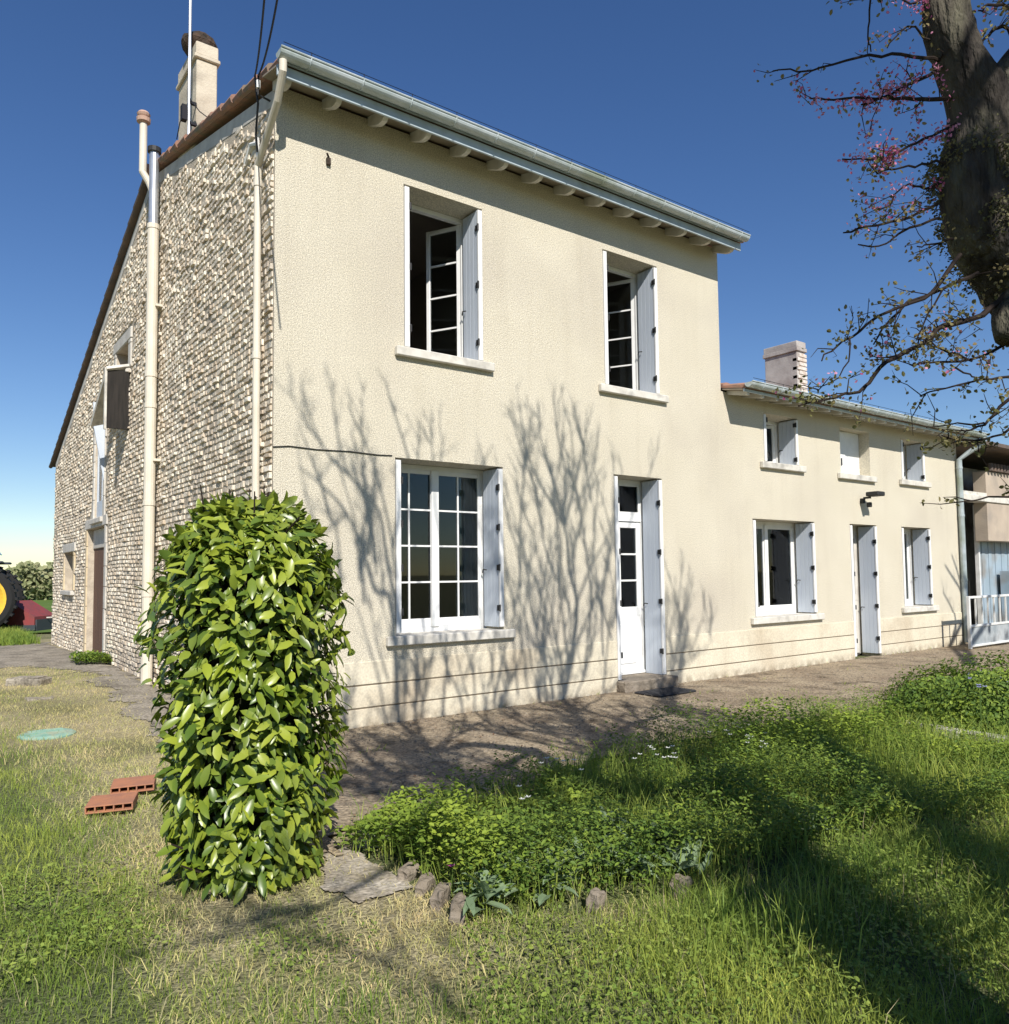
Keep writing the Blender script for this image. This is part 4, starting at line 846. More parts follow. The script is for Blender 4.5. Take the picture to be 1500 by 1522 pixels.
# right hand bush
def leafy(name,n,fn,ln,w,m,seed,parent=None,label=None,cat=None,up=.3,curl=.2,fold=.12):
    r=np.random.default_rng(seed); P,N_=fn(r,n); a=r.normal(0,1,(n,3)); D_=np.cross(N_,a); D_=D_/np.linalg.norm(D_,axis=1)[:,None]+np.array([0,0,up])+N_*.35
    o=leaves(name,P,D_,N_+r.normal(0,.3,(n,3)),r.uniform(ln*.6,ln*1.2,n),r.uniform(w*.6,w*1.2,n),m,r.random(n)**1.3,parent,curl=curl,fold=fold); 
    return o
for (a,b,rx,h,l,sd) in ((1395,1072,.55,.42,'low bright green bush on the patio corner, nearest the curb',61),(1500,1075,.95,.52,'larger low green bush at the right edge with blue flowers behind',62)):
    c=on('z',0,a,b); t=thing('low_bush',l,'bush',(c[0],c[1],0),'low bushes beside the patio')
    def fn(r,n,rx=rx,h=h):
        u=r.normal(0,1,(n,3)); u[:,2]=np.abs(u[:,2]); u/=np.linalg.norm(u,axis=1)[:,None]; s=r.uniform(.75,1.05,n)[:,None]*(1+.18*np.sin(u[:,:1]*7+u[:,1:2]*5))
        return u*s*np.array([rx,rx*.8,h]),u
    leafy('foliage',9000 if rx<.7 else 16000,fn,.036,.022,MT['weed'],sd,t)
    m=MB()
    for k in range(14):
        th=random.random()*6.28; m.tube([(0,0,0),(math.cos(th)*rx*.4,math.sin(th)*rx*.4,h*.5),(math.cos(th)*rx*.7,math.sin(th)*rx*.6,h*.8)],[.008,.005,.003],5)
    m.build('stems',MT['twig'],t)
# curb
m=MB(); C0=np.array(gp(1330,1078)); C1=np.array(gp(1560,1116))
dd=(C1-C0)/np.linalg.norm(C1-C0); nn=np.array([-dd[1],dd[0]])
ang=math.atan2(dd[1],dd[0])
for k in range(3):
    a=C0+dd*k*.62; Mx=Matrix.Translation((a[0],a[1],0))@Matrix.Rotation(ang,4,'Z'); m=MB(); m.box(0,.6,-.06,.06,-.05,.055,b=.012); o=m.build('curb_stone',MT['pale_rock']); o.matrix_world=Mx
    tag(o,['pale curb stone nearest the patio below the low bush','middle pale curb stone below the low bush','pale curb stone at the right edge of the picture'][k],'curb stone','curb stones round the low bushes')
# ---- laurel column
BH=1.75; BR=.405
lt_=thing('laurel_shrub','tall clipped column of glossy laurel standing in front of the house corner','shrub',(bc[0],bc[1],0))
def laurel_r(z,th): 
    t=z/BH; r=BR*(.74+.31*np.sin(np.clip(t*1.25,0,1)*1.5708))*np.sqrt(np.clip(1-np.clip((t-.66)/.36,0,1)**2.3,0.02,1)); return r*(1+.05*np.sin(th*3+z*4)+.05*np.sin(th*5-z*7)+.03*np.sin(th*9+z*13))
r=np.random.default_rng(77); n=6900
z=r.uniform(.03,BH,n); top=r.random(n)<.13; th=r.random(n)*6.283
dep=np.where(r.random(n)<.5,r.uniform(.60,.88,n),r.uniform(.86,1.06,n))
q0_=np.sqrt(r.random(n))*.9; z=np.where(top,BH*(.66+.35*(1-q0_**2.3)**.5)-.03*r.random(n),z); rad=laurel_r(z,th)*dep; rad=np.where(top,BR*q0_,rad)
gap=(vnoise(th*2.2+20,z*5+20,78)<.29)&~top; rad=np.where(gap,rad*.72,rad)
P=np.stack([rad*np.cos(th),rad*np.sin(th),z],1)
out_=np.stack([np.cos(th),np.sin(th),np.where(top,1.2,.15)],1); out_/=np.linalg.norm(out_,axis=1)[:,None]
tang=np.stack([-np.sin(th),np.cos(th),np.zeros(n)],1)
up_=np.tile([0,0,1.],(n,1)); sd=r.normal(0,.75,(n,1)); ud=np.where(r.random(n)<.72,r.uniform(-1.3,-.3,n),r.uniform(-.3,.6,n))[:,None]
D_=out_*r.uniform(.3,.9,(n,1))+tang*sd+up_*ud; Nn=out_*1.0+up_*r.uniform(.2,1.2,(n,1))+r.normal(0,.32,(n,3))
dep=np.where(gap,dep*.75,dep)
leaves('foliage',P,D_,Nn,r.uniform(.055,.112,n),r.uniform(.027,.044,n),MT['laurel'],np.clip(r.random(n)**.9*1.1-.1+.7*np.clip((.9-dep)/.3,0,1),0,1),lt_,fold=.13,curl=.16,smooth=True)  # random tone, plus darker tint with depth: inner shade put into leaf colour
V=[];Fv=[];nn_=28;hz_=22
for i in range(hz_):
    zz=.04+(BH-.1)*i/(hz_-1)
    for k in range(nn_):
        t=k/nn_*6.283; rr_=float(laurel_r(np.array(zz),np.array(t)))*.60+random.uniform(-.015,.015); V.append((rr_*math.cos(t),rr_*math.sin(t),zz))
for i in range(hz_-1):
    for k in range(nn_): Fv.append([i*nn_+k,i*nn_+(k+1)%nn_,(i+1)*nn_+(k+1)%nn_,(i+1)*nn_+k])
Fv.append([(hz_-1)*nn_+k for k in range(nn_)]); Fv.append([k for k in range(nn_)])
m=MB(); m.add(V,Fv); m.build('shade_core',MT['laurel_in'],lt_)  # near-black hull painted as the shade between the leaves
m=MB()
for k in range(60):
    t=random.random()*6.28; zz=random.uniform(.1,BH-.1); m.tube([(0,0,max(0,zz-.3)),(BR*.5*math.cos(t),BR*.5*math.sin(t),zz-.08),(BR*.95*math.cos(t),BR*.95*math.sin(t),zz+.03)],[.012,.008,.004],5)
for k in range(14):
    t=random.random()*6.28; q=BR*.6*random.random(); m.tube([(q*math.cos(t),q*math.sin(t),BH-.2),(q*1.2*math.cos(t),q*1.2*math.sin(t),BH+random.uniform(.02,.09))],[.006,.003],4)
m.build('stems',MT['twig'],lt_)

# ================================================================= REDBUD TREE
tree=thing('redbud_tree','old redbud with mossy leaning trunk, thin twigs and pink blossom at right','tree',(-.42,-6.68,0))
TL=np.array([-.42,-6.68,0])
DS=.66
W_=lambda p:np.asarray(p,float)-TL
trunk=[np.array([-.42,-6.68,-.1]),np.array([-.38,-6.64,.5]),np.array([-.2,-6.5,1.1]),atd(1670,700,3.7*DS),atd(1580,500,3.7*DS),atd(1512,410,3.65*DS),atd(1468,340,3.6*DS),atd(1443,255,3.6*DS),atd(1450,165,3.6*DS),atd(1431,84,3.6*DS),atd(1408,0,3.65*DS),atd(1387,-110,3.75*DS)]
tr=[.30,.25,.20,.15,.125,.102,.104,.100,.082,.062,.070,.062]
def smooth(P,k=4):
    P=[np.asarray(p,float) for p in P]; out=[]
    for i in range(len(P)-1):
        p0=P[max(i-1,0)];p1=P[i];p2=P[i+1];p3=P[min(i+2,len(P)-1)]
        for j in range(k):
            t=j/k; out.append(.5*((2*p1)+(-p0+p2)*t+(2*p0-5*p1+4*p2-p3)*t*t+(-p0+3*p1-3*p2+p3)*t**3))
    out.append(P[-1]); return out
def srad(r_,n): return list(np.interp(np.linspace(0,len(r_)-1,n),range(len(r_)),r_))
mt=MB(); P=smooth(trunk,6); rr_=srad(tr,len(P)); mt.tube([W_(p) for p in P],rr_,22)
mt.V=[tuple(np.array(v)+.016*np.array([math.sin(v[2]*11+v[0]*9),math.cos(v[2]*9+v[1]*11),math.sin(v[0]*13+v[1]*8)])*random.uniform(.5,1.3)) for v in mt.V]
# right fork and sawn stub
fk=smooth([atd(1460,180,3.65*DS),atd(1500,110,3.7*DS),atd(1550,40,3.8*DS),atd(1600,-80,4.0*DS)],4); mt.tube([W_(p) for p in fk],srad([.06,.05,.045,.04],len(fk)),14)
st=smooth([atd(1525,430,3.65*DS),atd(1502,470,3.55*DS),atd(1496,505,3.5*DS)],4); mt.tube([W_(p) for p in st],srad([.066,.05,.03],len(st)),12)
mt.build('trunk',MT['bark'],tree,smooth=True)
# lichen and moss tufts on the trunk
r=np.random.default_rng(5); n=16000; ii=r.integers(22,44,n); Pn=np.array(P)[ii]; rad=np.array(rr_)[ii]; th=r.random(n)*6.283
nv=np.stack([np.cos(th),np.sin(th),r.normal(0,.3,n)],1); Pp=Pn+nv*rad[:,None]*1.02+r.normal(0,.012,(n,3)); 
kc=(vnoise(Pp[:,0]*14+50,Pp[:,2]*11+Pp[:,1]*9+150,66)>.55); Pp=Pp[kc]; nv=nv[kc]; n=len(Pp)
leaves('moss',Pp-TL,nv+r.normal(0,.6,(n,3)),nv+r.normal(0,.4,(n,3)),r.uniform(.006,.014,n),r.uniform(.004,.008,n),MT['lichen'],r.random(n),tree)
br=MB(); LP=[];PP=[]
rb=random.Random(3)
def jit(s): return np.array([rb.gauss(0,s),rb.gauss(0,s),rb.gauss(0,s)])
def twigs(P,r0,dens,ln,pink,leaf,depth=0,upb=.15,flat=None):
    """side shoots along polyline P"""
    L=sum(np.linalg.norm(P[i+1]-P[i]) for i in range(len(P)-1)); n=int(L*dens)
    for _ in range(n):
        i=rb.randrange(len(P)-1); t=rb.random(); p=P[i]+(P[i+1]-P[i])*t; a=P[i+1]-P[i]; a/=np.linalg.norm(a)+1e-9
        d=a*.7+jit(.55)+np.array([0,0,upb]); d/=np.linalg.norm(d); l=ln*rb.uniform(.4,1.2); q=p+d*l*.5+jit(.012); e=q+(d+jit(.3))*l*.5
        br.tube([W_(p),W_(q),W_(e)],[r0,r0*.75,r0*.4],4,cap=False)
        if depth<1: twigs([p,q,e],r0*.6,dens*.8,ln*.45,pink,leaf,depth+1,upb)
        for pt in (q,e,(q+e)/2,(p+q)/2):
            for k in range(3):
                if rb.random()<leaf: LP.append(pt+jit(.012))
                if rb.random()<pink: PP.append(pt+jit(.010))
def limb(pts,r0,r1,dens=9,ln=.16,pink=.1,leaf=.5,sm=4,seg=6):
    P=smooth(pts,sm); P=[p+jit(.0025) for p in P]; br.tube([W_(p) for p in P],list(np.linspace(r0,r1,len(P))),seg); twigs(P,max(r1*.8,.0017),dens,ln,pink,leaf); 
    if pink>.3:
        for p in P:
            if rb.random()<.35: continue
            for k in range(rb.randrange(6,22)): PP.append(p+jit(.013))
def pl(L,d0,d1): n=len(L); return [atd(a,b,d0+(d1-d0)*i/(n-1)) for i,(a,b) in enumerate(L)]
S=[ # pixels, start/end distance, r0,r1,pink,leaf,dens
 ([(1417,145),(1370,147),(1318,145),(1255,147),(1205,147)],3.6,3.3,.011,.003,.75,.25,12),
 ([(1402,101),(1352,126),(1318,143),(1280,158)],3.6,3.4,.010,.004,.9,.15,12),
 ([(1398,90),(1339,82),(1276,86),(1205,103),(1150,104)],3.6,3.2,.009,.0025,.15,.4,5),
 ([(1300,-60),(1293,0),(1291,55),(1296,75)],3.5,3.5,.006,.003,.1,.6,10),
 ([(1380,60),(1350,40),(1318,70)],3.6,3.6,.006,.003,.3,.6,12),
 ([(1375,-10),(1355,5),(1320,-15)],3.6,3.6,.006,.003,.7,.3,12),
 ([(1419,185),(1385,202),(1339,223),(1310,236),(1251,236)],3.5,3.3,.008,.003,.55,.3,12),
 ([(1405,240),(1370,245),(1330,250),(1300,258)],3.5,3.4,.007,.003,.25,.6,14),
 ([(1400,270),(1375,280),(1345,275),(1320,310)],3.5,3.5,.007,.003,.35,.6,14),
 ([(1394,303),(1339,328),(1289,337),(1251,349)],3.5,3.3,.008,.003,.12,.45,12),
 ([(1398,324),(1339,345),(1318,362),(1276,364)],3.5,3.4,.007,.003,.05,.3,9),
 ([(1420,355),(1390,362),(1365,368)],3.5,3.5,.006,.003,.0,.7,14),
 ([(1428,379),(1386,433),(1318,463),(1264,501),(1221,534)],3.5,3.1,.011,.003,.0,.45,11),
 ([(1453,406),(1402,429),(1352,450),(1318,480),(1297,513)],3.5,3.3,.010,.003,.0,.5,12),
 ([(1500,430),(1461,467),(1402,484),(1369,513),(1318,538),(1285,576),(1243,589),(1190,602)],3.6,3.0,.016,.004,.05,.55,14),
 ([(1540,480),(1500,509),(1444,534),(1381,538),(1352,543)],3.7,3.4,.010,.003,.15,.6,13),
 ([(1444,534),(1400,520),(1380,500)],3.6,3.6,.006,.003,.1,.7,16),
 ([(1560,530),(1500,559),(1444,568),(1369,587)],3.6,3.2,.009,.003,.0,.5,9),
 ([(1411,543),(1440,556),(1461,563)],3.5,3.5,.005,.003,.0,.5,9),
 ([(1570,540),(1500,593),(1461,631),(1430,640)],3.4,3.1,.010,.003,.0,.5,10),
 ([(1461,631),(1420,630),(1380,636)],3.3,3.2,.005,.002,.0,.2,6),
 ([(1530,610),(1500,640),(1450,655),(1400,650)],3.4,3.1,.007,.003,.0,.6,10),
 ([(1264,501),(1255,550),(1215,580)],3.1,3.1,.004,.002,.1,.6,14),
 ([(1402,429),(1375,480),(1365,510)],3.4,3.4,.005,.003,.0,.7,14),
 ([(1520,70),(1490,40),(1465,55),(1455,75)],3.7,3.7,.012,.004,.1,.7,12),
 ([(1520,20),(1480,5),(1455,15)],3.7,3.7,.010,.004,.3,.7,14),
 ([(1530,120),(1500,95),(1475,100)],3.7,3.7,.010,.004,.0,.6,10),
 ([(1520,730),(1470,742),(1425,745)],3.2,3.1,.006,.002,.0,.5,8),
]
for L,a,b,r0,r1,pk,lf,dn in S: limb(pl(L,a*DS,b*DS),r0*.62,r1*.62,dn/DS*1.25,.13*DS,pk,lf)
# upper crown (above the picture): limbs whose shadows fall on the front wall
sdir=SUN/-SUN[1]                      # per metre towards the viewer side
def back(px,py,dist): 
    p=on('y',0,px,py)
    if p[2]<0: p=on('z',0,px,py)
    return p+sdir*(dist+p[1]) 
crown=MB()
FA=[([(640,1120),(584,915),(558,878),(540,820),(514,761),(474,717),(444,694)],.030,.006),
 ([(600,960),(575,830),(562,757),(521,709),(507,669),(496,606),(496,566)],.022,.005),
 ([(521,709),(481,665),(455,602),(448,575)],.014,.005),([(481,665),(450,620),(429,580)],.010,.004),
 ([(590,860),(577,775),(554,687),(525,621),(518,600)],.016,.005),([(640,900),(625,760),(606,676),(580,595),(575,566)],.018,.005),
 ([(620,740),(622,660),(624,622)],.010,.004),([(640,760),(643,680),(640,640)],.010,.004),([(670,780),(655,700),(662,645)],.010,.004),([(700,800),(705,720),(733,660)],.010,.004),
 ([(514,761),(480,790),(455,740),(440,640)],.010,.004),
 ([(621,1085),(621,1018),(606,974),(598,920)],.016,.008),([(690,1080),(687,1055),(657,974),(650,900)],.016,.007),([(621,1018),(640,980),(650,900),(660,860)],.012,.006),([(580,1080),(560,1000),(530,900)],.014,.006),([(725,1070),(735,960),(720,850)],.012,.005),([(690,1010),(720,930),(750,860)],.012,.005)]
FB=[([(857,1060),(857,921),(846,847),(839,783),(801,716),(779,660),(768,634)],.032,.006),([(839,783),(857,709),(868,660),(873,637)],.018,.005),
 ([(835,770),(820,700),(803,650),(801,606)],.016,.005),([(838,775),(840,700),(828,640),(824,597)],.016,.005),([(850,740),(852,680),(848,630)],.012,.004),([(855,760),(880,700),(888,665)],.012,.004),
 ([(801,869),(764,802),(749,746),(742,700)],.012,.005),([(850,921),(876,847),(906,791),(915,740)],.016,.005),([(820,980),(794,959),(771,884),(749,839)],.016,.005),
 ([(846,900),(815,830),(800,760),(790,700)],.014,.005),([(857,960),(880,900),(900,850),(905,800)],.014,.005),([(800,1040),(810,960),(825,880),(818,800)],.014,.005),([(790,990),(780,900),(790,830)],.012,.004),([(870,1000),(885,930),(890,860)],.012,.004),([(930,1000),(915,900),(895,780)],.014,.005),([(740,1050),(770,990),(775,930)],.014,.006)]
FC=[([(1000,1060),(992,1015),(1007,959),(1003,858)],.014,.004),([(1000,1000),(1012,930),(1025,884),(1031,854)],.012,.004),([(1015,990),(1035,950),(1048,900)],.010,.004),([(1005,1000),(1030,980),(1060,950)],.010,.004),([(985,1000),(990,930),(992,880)],.010,.004),
 ([(1440,990),(1432,920),(1405,840)],.05,.02),([(1448,960),(1430,880),(1415,825)],.05,.02),([(1436,970),(1420,930),(1402,880)],.04,.015),([(1446,990),(1440,940),(1432,880)],.06,.03)]
def infr(p):
    a,b,w_=proj(p); return w_>0 and -40<a<1500 and b>-40
rx_=random.Random(99)
for FF_,xr,yr,hr,nn_ in ((FA,(560,735),(1000,1085),(90,190),16),(FA,(430,590),(760,900),(90,200),14),(FB,(745,930),(860,1050),(130,300),30),(FB,(770,900),(700,820),(80,150),10),(FC,(990,1055),(940,1015),(60,130),10)):
    for _ in range(nn_):
        a=rx_.uniform(*xr); b=rx_.uniform(*yr); h_=rx_.uniform(*hr); ln_=rx_.uniform(-.35,.30)
        FF_.append(([(a,b),(a+ln_*h_*.4+rx_.uniform(-8,8),b-h_*.5),(a+ln_*h_,b-h_)],rx_.uniform(.011,.018),.004))
def shoots(P,r0,n,ln,depth=0):
    for _ in range(n):
        i=rb.randrange(len(P)-1); p=P[i]+(P[i+1]-P[i])*rb.random(); d=P[i+1]-P[i]; d/=np.linalg.norm(d)+1e-9
        d=d*.8+jit(.42)+np.array([0,0,.35]); d/=np.linalg.norm(d); l=ln*rb.uniform(.4,1.2); q=p+d*l*.5; e=q+(d+jit(.25)+np.array([0,0,.15]))*l*.5
        if infr(p) or infr(q) or infr(e): continue
        crown.tube([W_(p),W_(q),W_(e)],[r0,r0*.8,r0*.5],4,cap=False)
        if depth<1: shoots([p,q,e],r0*.8,3,ln*.55,1)
roots=[]
for FF,dist,sh in ((FA,5.2,3),(FB,5.6,5),(FC,6.6,4)):
    for L,r0,r1 in FF:
        dj=dist+rb.uniform(-.35,.35); 
        while dj<9 and any(infr(back(a,b,dj-.1)) for a,b in L): dj+=.3
        pts=[back(a,b,dj+.1*rb.uniform(-1,1)) for a,b in L]; P_=smooth(pts,4); crown.tube([W_(p) for p in P_],list(np.linspace(r0,r1,len(P_))),6); shoots(P_,.0045,int(sh*2.2),.24)
    roots.append([back(*FF[0][0][0],dist),[back(*L[0],dist) for L,_,_ in FF]])
top=trunk[-1]
def backg(px,py,h): p=on('z',0,px,py); return p+sdir*(h/.88)
ry_=random.Random(17); FP_=[]
tsh=[np.array(p[:2])+np.array([.38,1.0])*p[2]/.88 for p in smooth(trunk[3:],3)]
while len(FP_)<20:
    a=ry_.uniform(620,1180); b=1275-.17*a+ry_.uniform(-10,70); l_=ry_.uniform(120,260); FP_.append(([(a,b),(a-l_*.35,b-l_*.10+ry_.uniform(-6,6)),(a-l_*.7,b-l_*.22+ry_.uniform(-6,6)),(a-l_,b-l_*.40)],ry_.uniform(4.5,5.3),ry_.uniform(.010,.016),.005))
    if any(np.linalg.norm(np.array(gp(u,v))-t_)<.42 for u,v in FP_[-1][0] for t_ in tsh): FP_.pop()
for L,h,r0,r1 in (([(620,1262),(560,1300),(480,1345),(390,1380),(280,1400),(180,1425)],4.4,.022,.006),([(480,1345),(430,1350),(330,1372)],4.4,.014,.005),([(700,1520),(600,1440),(480,1400)],4.0,.012,.005),
  ([(960,1180),(830,1172),(700,1160),(620,1150),(570,1145),(520,1100)],4.5,.028,.018),([(830,1172),(900,1120),(960,1090),(930,1050)],4.6,.02,.012),([(1100,1160),(1000,1130),(900,1100),(760,1085)],4.7,.018,.01),([(1150,1120),(1080,1080),(980,1055)],4.8,.018,.01),([(700,1160),(640,1130),(560,1110)],4.6,.014,.01),
  ([(760,1200),(640,1190),(540,1180)],4.5,.014,.008),([(1300,1150),(1200,1110),(1100,1070),(1000,1050)],4.6,.02,.01),([(1250,1220),(1130,1200),(980,1190)],4.2,.022,.01),([(1120,1290),(960,1260),(820,1230),(700,1215)],4.2,.02,.008),([(1180,1150),(1050,1110),(930,1075),(860,1055)],4.9,.022,.01),([(1050,1170),(900,1130),(780,1100),(690,1080)],4.9,.022,.01),([(900,1190),(780,1150),(650,1115),(560,1100)],4.8,.02,.01),([(830,1220),(720,1190),(620,1175),(540,1150)],4.7,.02,.01),([(1240,1120),(1130,1085),(1040,1060),(980,1045)],5.0,.02,.01),([(980,1210),(860,1180),(760,1160)],4.7,.02,.01),*FP_):
    while any(infr(backg(a,b,h-.12)) for a,b in L) and h<8: h+=.25
    P_=smooth([backg(a,b,h+rb.uniform(-.1,.1)) for a,b in L],4); crown.tube([W_(p) for p in P_],list(np.linspace(r0*(1.5 if L[0][0]>750 else 1.0),r1*(1.6 if L[0][0]>750 else 1.0),len(P_))),6); shoots(P_,.010 if h>4.45 or L[0][0]>750 else .005,30 if L[0][0]>750 else 16,.46)
def big(a,b,r0,r1,sag=.25):
    a=np.array(a);b=np.array(b); sd=np.array([.0,-1.0,.6])*0
    for it in range(14):
        m_=(a+b)/2+np.array([0,-.12*it,sag+.16*it]); C=smooth([a,(a+m_)/2,m_,(m_+b)/2,b],5)
        if not any(infr(p) for p in C): break
    else: return
    P_=[p+jit(.012) for p in C]
    crown.tube([W_(p) for p in P_],list(np.linspace(r0,r1,len(P_))),8); shoots(P_[6:],.006,6,.4)
fork=atd(1600,-80,4.0*DS)
big(top,roots[0][0],.09,.035); big(fork,roots[1][0],.07,.035,.1); big(fork,roots[2][0],.05,.02,.1)
big(top,backg(620,1262,4.4),.045,.022,.15); big(fork,backg(960,1180,5.2),.05,.03,.1); big(fork,backg(1300,1150,5.6),.04,.02,.1)
sp=smooth([np.array([-.05,-6.75,.2]),np.array([.45,-6.85,.9]),np.array([.95,-6.75,1.6]),np.array([1.4,-6.6,2.3]),np.array([1.9,-6.4,3.3])],5); sm_=MB(); sm_.tube([W_(p) for p in sp],srad([.17,.15,.13,.11,.09],len(sp)),14); sm_.build('shade_stem',MT['bark'],tree,smooth=True)  # unseen second stem, added to cast the dark shadow at lower right
r=np.random.default_rng(8); n=5200; ii=r.integers(2,len(sp),n); base=np.array(sp)[ii]+r.normal(0,1,(n,3))*np.array([.20,.16,.16]); 
base=np.concatenate([base,np.array([-.22,-6.78,1.75])+r.normal(0,1,(2600,3))*np.array([.2,.16,.26])]); n=len(base)
leaves('shade_foliage',base-TL,r.normal(0,1,(n,3)),r.normal(0,1,(n,3)),r.uniform(.03,.06,n),r.uniform(.03,.05,n),MT['weed'],r.random(n)*.3,tree)  # unseen leaf masses, added to widen the shadow over the grass
for rt,lst in roots:
    for q in lst[:16]:
        if 0.05<np.linalg.norm(q-rt)<2.2: big(rt,q,.018,.010,.02)
# drop any crown piece that would hang in front of the roofs
bad=set(); Vc=np.array(crown.V)+TL; qq=Vc-CAM; ww=qq@_d; ax_=750+F_*(qq@CR)/np.where(ww>.05,ww,.05); by_=CY-F_*(qq@CU)/np.where(ww>.05,ww,.05); inn=(ww>.05)&(ax_>0)&(ax_<1380)&(by_>-10)
Fn=[(f,m_,t_) for f,m_,t_ in zip(crown.F,crown.mi,crown.t) if not any(inn[i] for i in f)]
print('crown faces dropped',len(crown.F)-len(Fn)); crown.F=[f for f,_,_ in Fn]; crown.mi=[m_ for _,m_,_ in Fn]; crown.t=[t_ for _,_,t_ in Fn]
crown.build('upper_crown',MT['twig'],tree)
bro=br.build('branches',MT['twig'],tree)
def tri_leaf(name,Pts,size,m,seed,par):
    r=np.random.default_rng(seed); Pn=np.array(Pts)-TL; n=len(Pn); a=r.normal(0,1,(n,3)); nrm=r.normal(0,1,(n,3))
    return leaves(name,Pn,a,nrm,r.uniform(size*.5,size*1.25,n),r.uniform(size*.5,size*1.0,n),m,r.random(n),par)
print('tree leaves',len(LP),'pink',len(PP))
tri_leaf('leaves',LP,.013,MT['leaf'],1,tree); tri_leaf('blossom',PP,.010,MT['pink'],2,tree)

# ================================================================= SMALL THINGS ON THE LEFT
def hollow_brick(px0,py0,ang,label,sz=(.26,.22,.045)):
    c=on('z',.05,px0,py0); t=thing('hollow_brick',label,'brick',(c[0],c[1],float(G(c[0],c[1]))+.035),'hollow bricks lying on the lawn'); t.rotation_euler=(R(2),R(-1),ang)
    a,b,h=sz; m=MB(); n=5
    m.box(-a/2,a/2,-b/2,b/2,h-.008,h,b=.002); m.box(-a/2,a/2,-b/2,b/2,0,.008,b=.002)
    for k in range(n+1):
        x=-a/2+.004+(a-.008)*k/n; m.box(x-.004,x+.004,-b/2+.001,b/2-.001,.008,h-.008)
    m.box(-a/2+.01,a/2-.01,-.01,.01,.009,h-.009,mi=1)
    m.build('brick_body',[MT['terra'],MT['dark']],t)
camyaw=math.atan2(-math.cos(YAW),math.sin(YAW))
hollow_brick(167,1192,camyaw+.30,'terracotta hollow brick lying on the lawn, the lower and farther from the laurel')
hollow_brick(199,1163,camyaw+.36,'terracotta hollow brick on the lawn, tucked behind the other beside the laurel')
c=on('z',.03,70,1087); m=MB(); m.lathe([(0,.012),(.17,.012),(.21,.006),(.235,-.008),(.235,-.05)],(0,0,0),22)
for k in range(6): m.box(-.14,.14,-.12+.048*k-.006,-.12+.048*k+.006,.010,.016)
o=m.build('drain_cover',MT['green_pl']); o.location=(c[0],c[1],float(G(c[0],c[1]))+.012); tag(o,'round faded green plastic drain cover lying in the lawn','drain cover')
c=on('z',.15,43,1012); m=MB(); m.box(-.17,.17,-.5,.5,0,.15,b=.015,j=.006); m.box(-.14,.14,-.47,-.02,.145,.158,mi=1); m.box(-.14,.14,.03,.47,.145,.158,mi=1)
m=MB(); m.box(-.22,.22,-.13,.13,-.05,.09,b=.02,j=.008); m.box(-.17,-.01,-.10,.10,.088,.10,mi=0,b=.004); m.box(.01,.17,-.10,.10,.088,.10,mi=0,b=.004)
o=m.build('stone_slab',MT['conc']); o.location=(c[0],c[1],float(G(c[0],c[1]))); o.rotation_euler[2]=camyaw; tag(o,'low pale concrete slab set in the lawn before the gable','stone slab')
m=MB(); m.box(-.13,.13,-.09,.09,-.04,.012,b=.012,j=.01); c=on('z',.01,58,1048); o=m.build('flat_stone',MT['conc']); o.location=(c[0],c[1],float(G(c[0],c[1]))); tag(o,'small flat pale stone nearly buried in turf behind the drain cover','stone')
# edging stones and rocks
def rock(px,py,sx,sy,sz,label,mk='rock',rot=0,seed=0,name='edging_stone',group=None):
    import bmesh
    bm=bmesh.new(); bmesh.ops.create_icosphere(bm,subdivisions=3,radius=1); r=random.Random(seed); ph=[r.uniform(0,6) for _ in range(6)]
    for v in bm.verts:
        p=v.co; q=Vector([max(-.72,min(.72,a)) for a in p])*1.25; k=1+.10*math.sin(p.x*4+ph[0])*math.sin(p.y*5+ph[1])+.07*math.sin(p.z*7+ph[2]+p.x*3); v.co=Vector((q.x*sx*k,q.y*sy*k,q.z*sz*k))
    me=bpy.data.meshes.new(name); bm.to_mesh(me); bm.free(); me.materials.append(MT[mk]); o=link(name,me); c=on('z',0,px,py); o.location=(c[0],c[1],sz*.22); o.rotation_euler=(R(8),0,rot); return tag(o,label,'stone',group)
rock(555,1250,.10,.07,.06,'pale squared stone block at the patio corner of the bed','pale_rock',camyaw+.1,1)
g_='edging stones of the flower bed'
rock(608,1302,.06,.035,.045,'dark edging stone closest to the pale stone path','rock',.4,2,group=g_)
rock(632,1320,.07,.03,.04,'edging stone between the darkest one and the largest one','rock',.6,3,group=g_)
rock(655,1338,.075,.03,.05,'edging stone with rough top just left of the broad leaves','rock',.7,4,group=g_)
rock(682,1358,.08,.035,.06,'largest edging stone, tilted, at the end of the row','rock',.9,5,group=g_)
rock(886,1348,.04,.03,.06,'small upright tan rock in the grass at the bed edge','rock',.3,6,name='small_rock')
rock(1012,1322,.05,.04,.05,'small grey rock half hidden right of the broad-leaved plants','rock',.3,7,name='small_rock')
# doormat
p=on('z',.02,992,1029); m=MB(); m.box(-.32,.32,-.19,.19,0,.018,b=.005)
for k in range(12): m.box(-.31,.31,-.17+k*.029,-.155+k*.029,.016,.023)
o=m.build('doormat',MT['mat_']); o.location=(p[0],-.45,.014); tag(o,'dark doormat on the patio before the white front door','doormat')
# ---- tractor
tp=on('z',0,-36,944); _h=math.atan2(-math.cos(YAW),math.sin(YAW))+R(206); tx,ty=tp[0]-.85*math.cos(_h+R(90)),tp[1]-.85*math.sin(_h+R(90))
tc=thing('tractor','green farm tractor with yellow wheels, parked at the left edge','tractor',(tx,ty,.03)); tc.rotation_euler[2]=_h
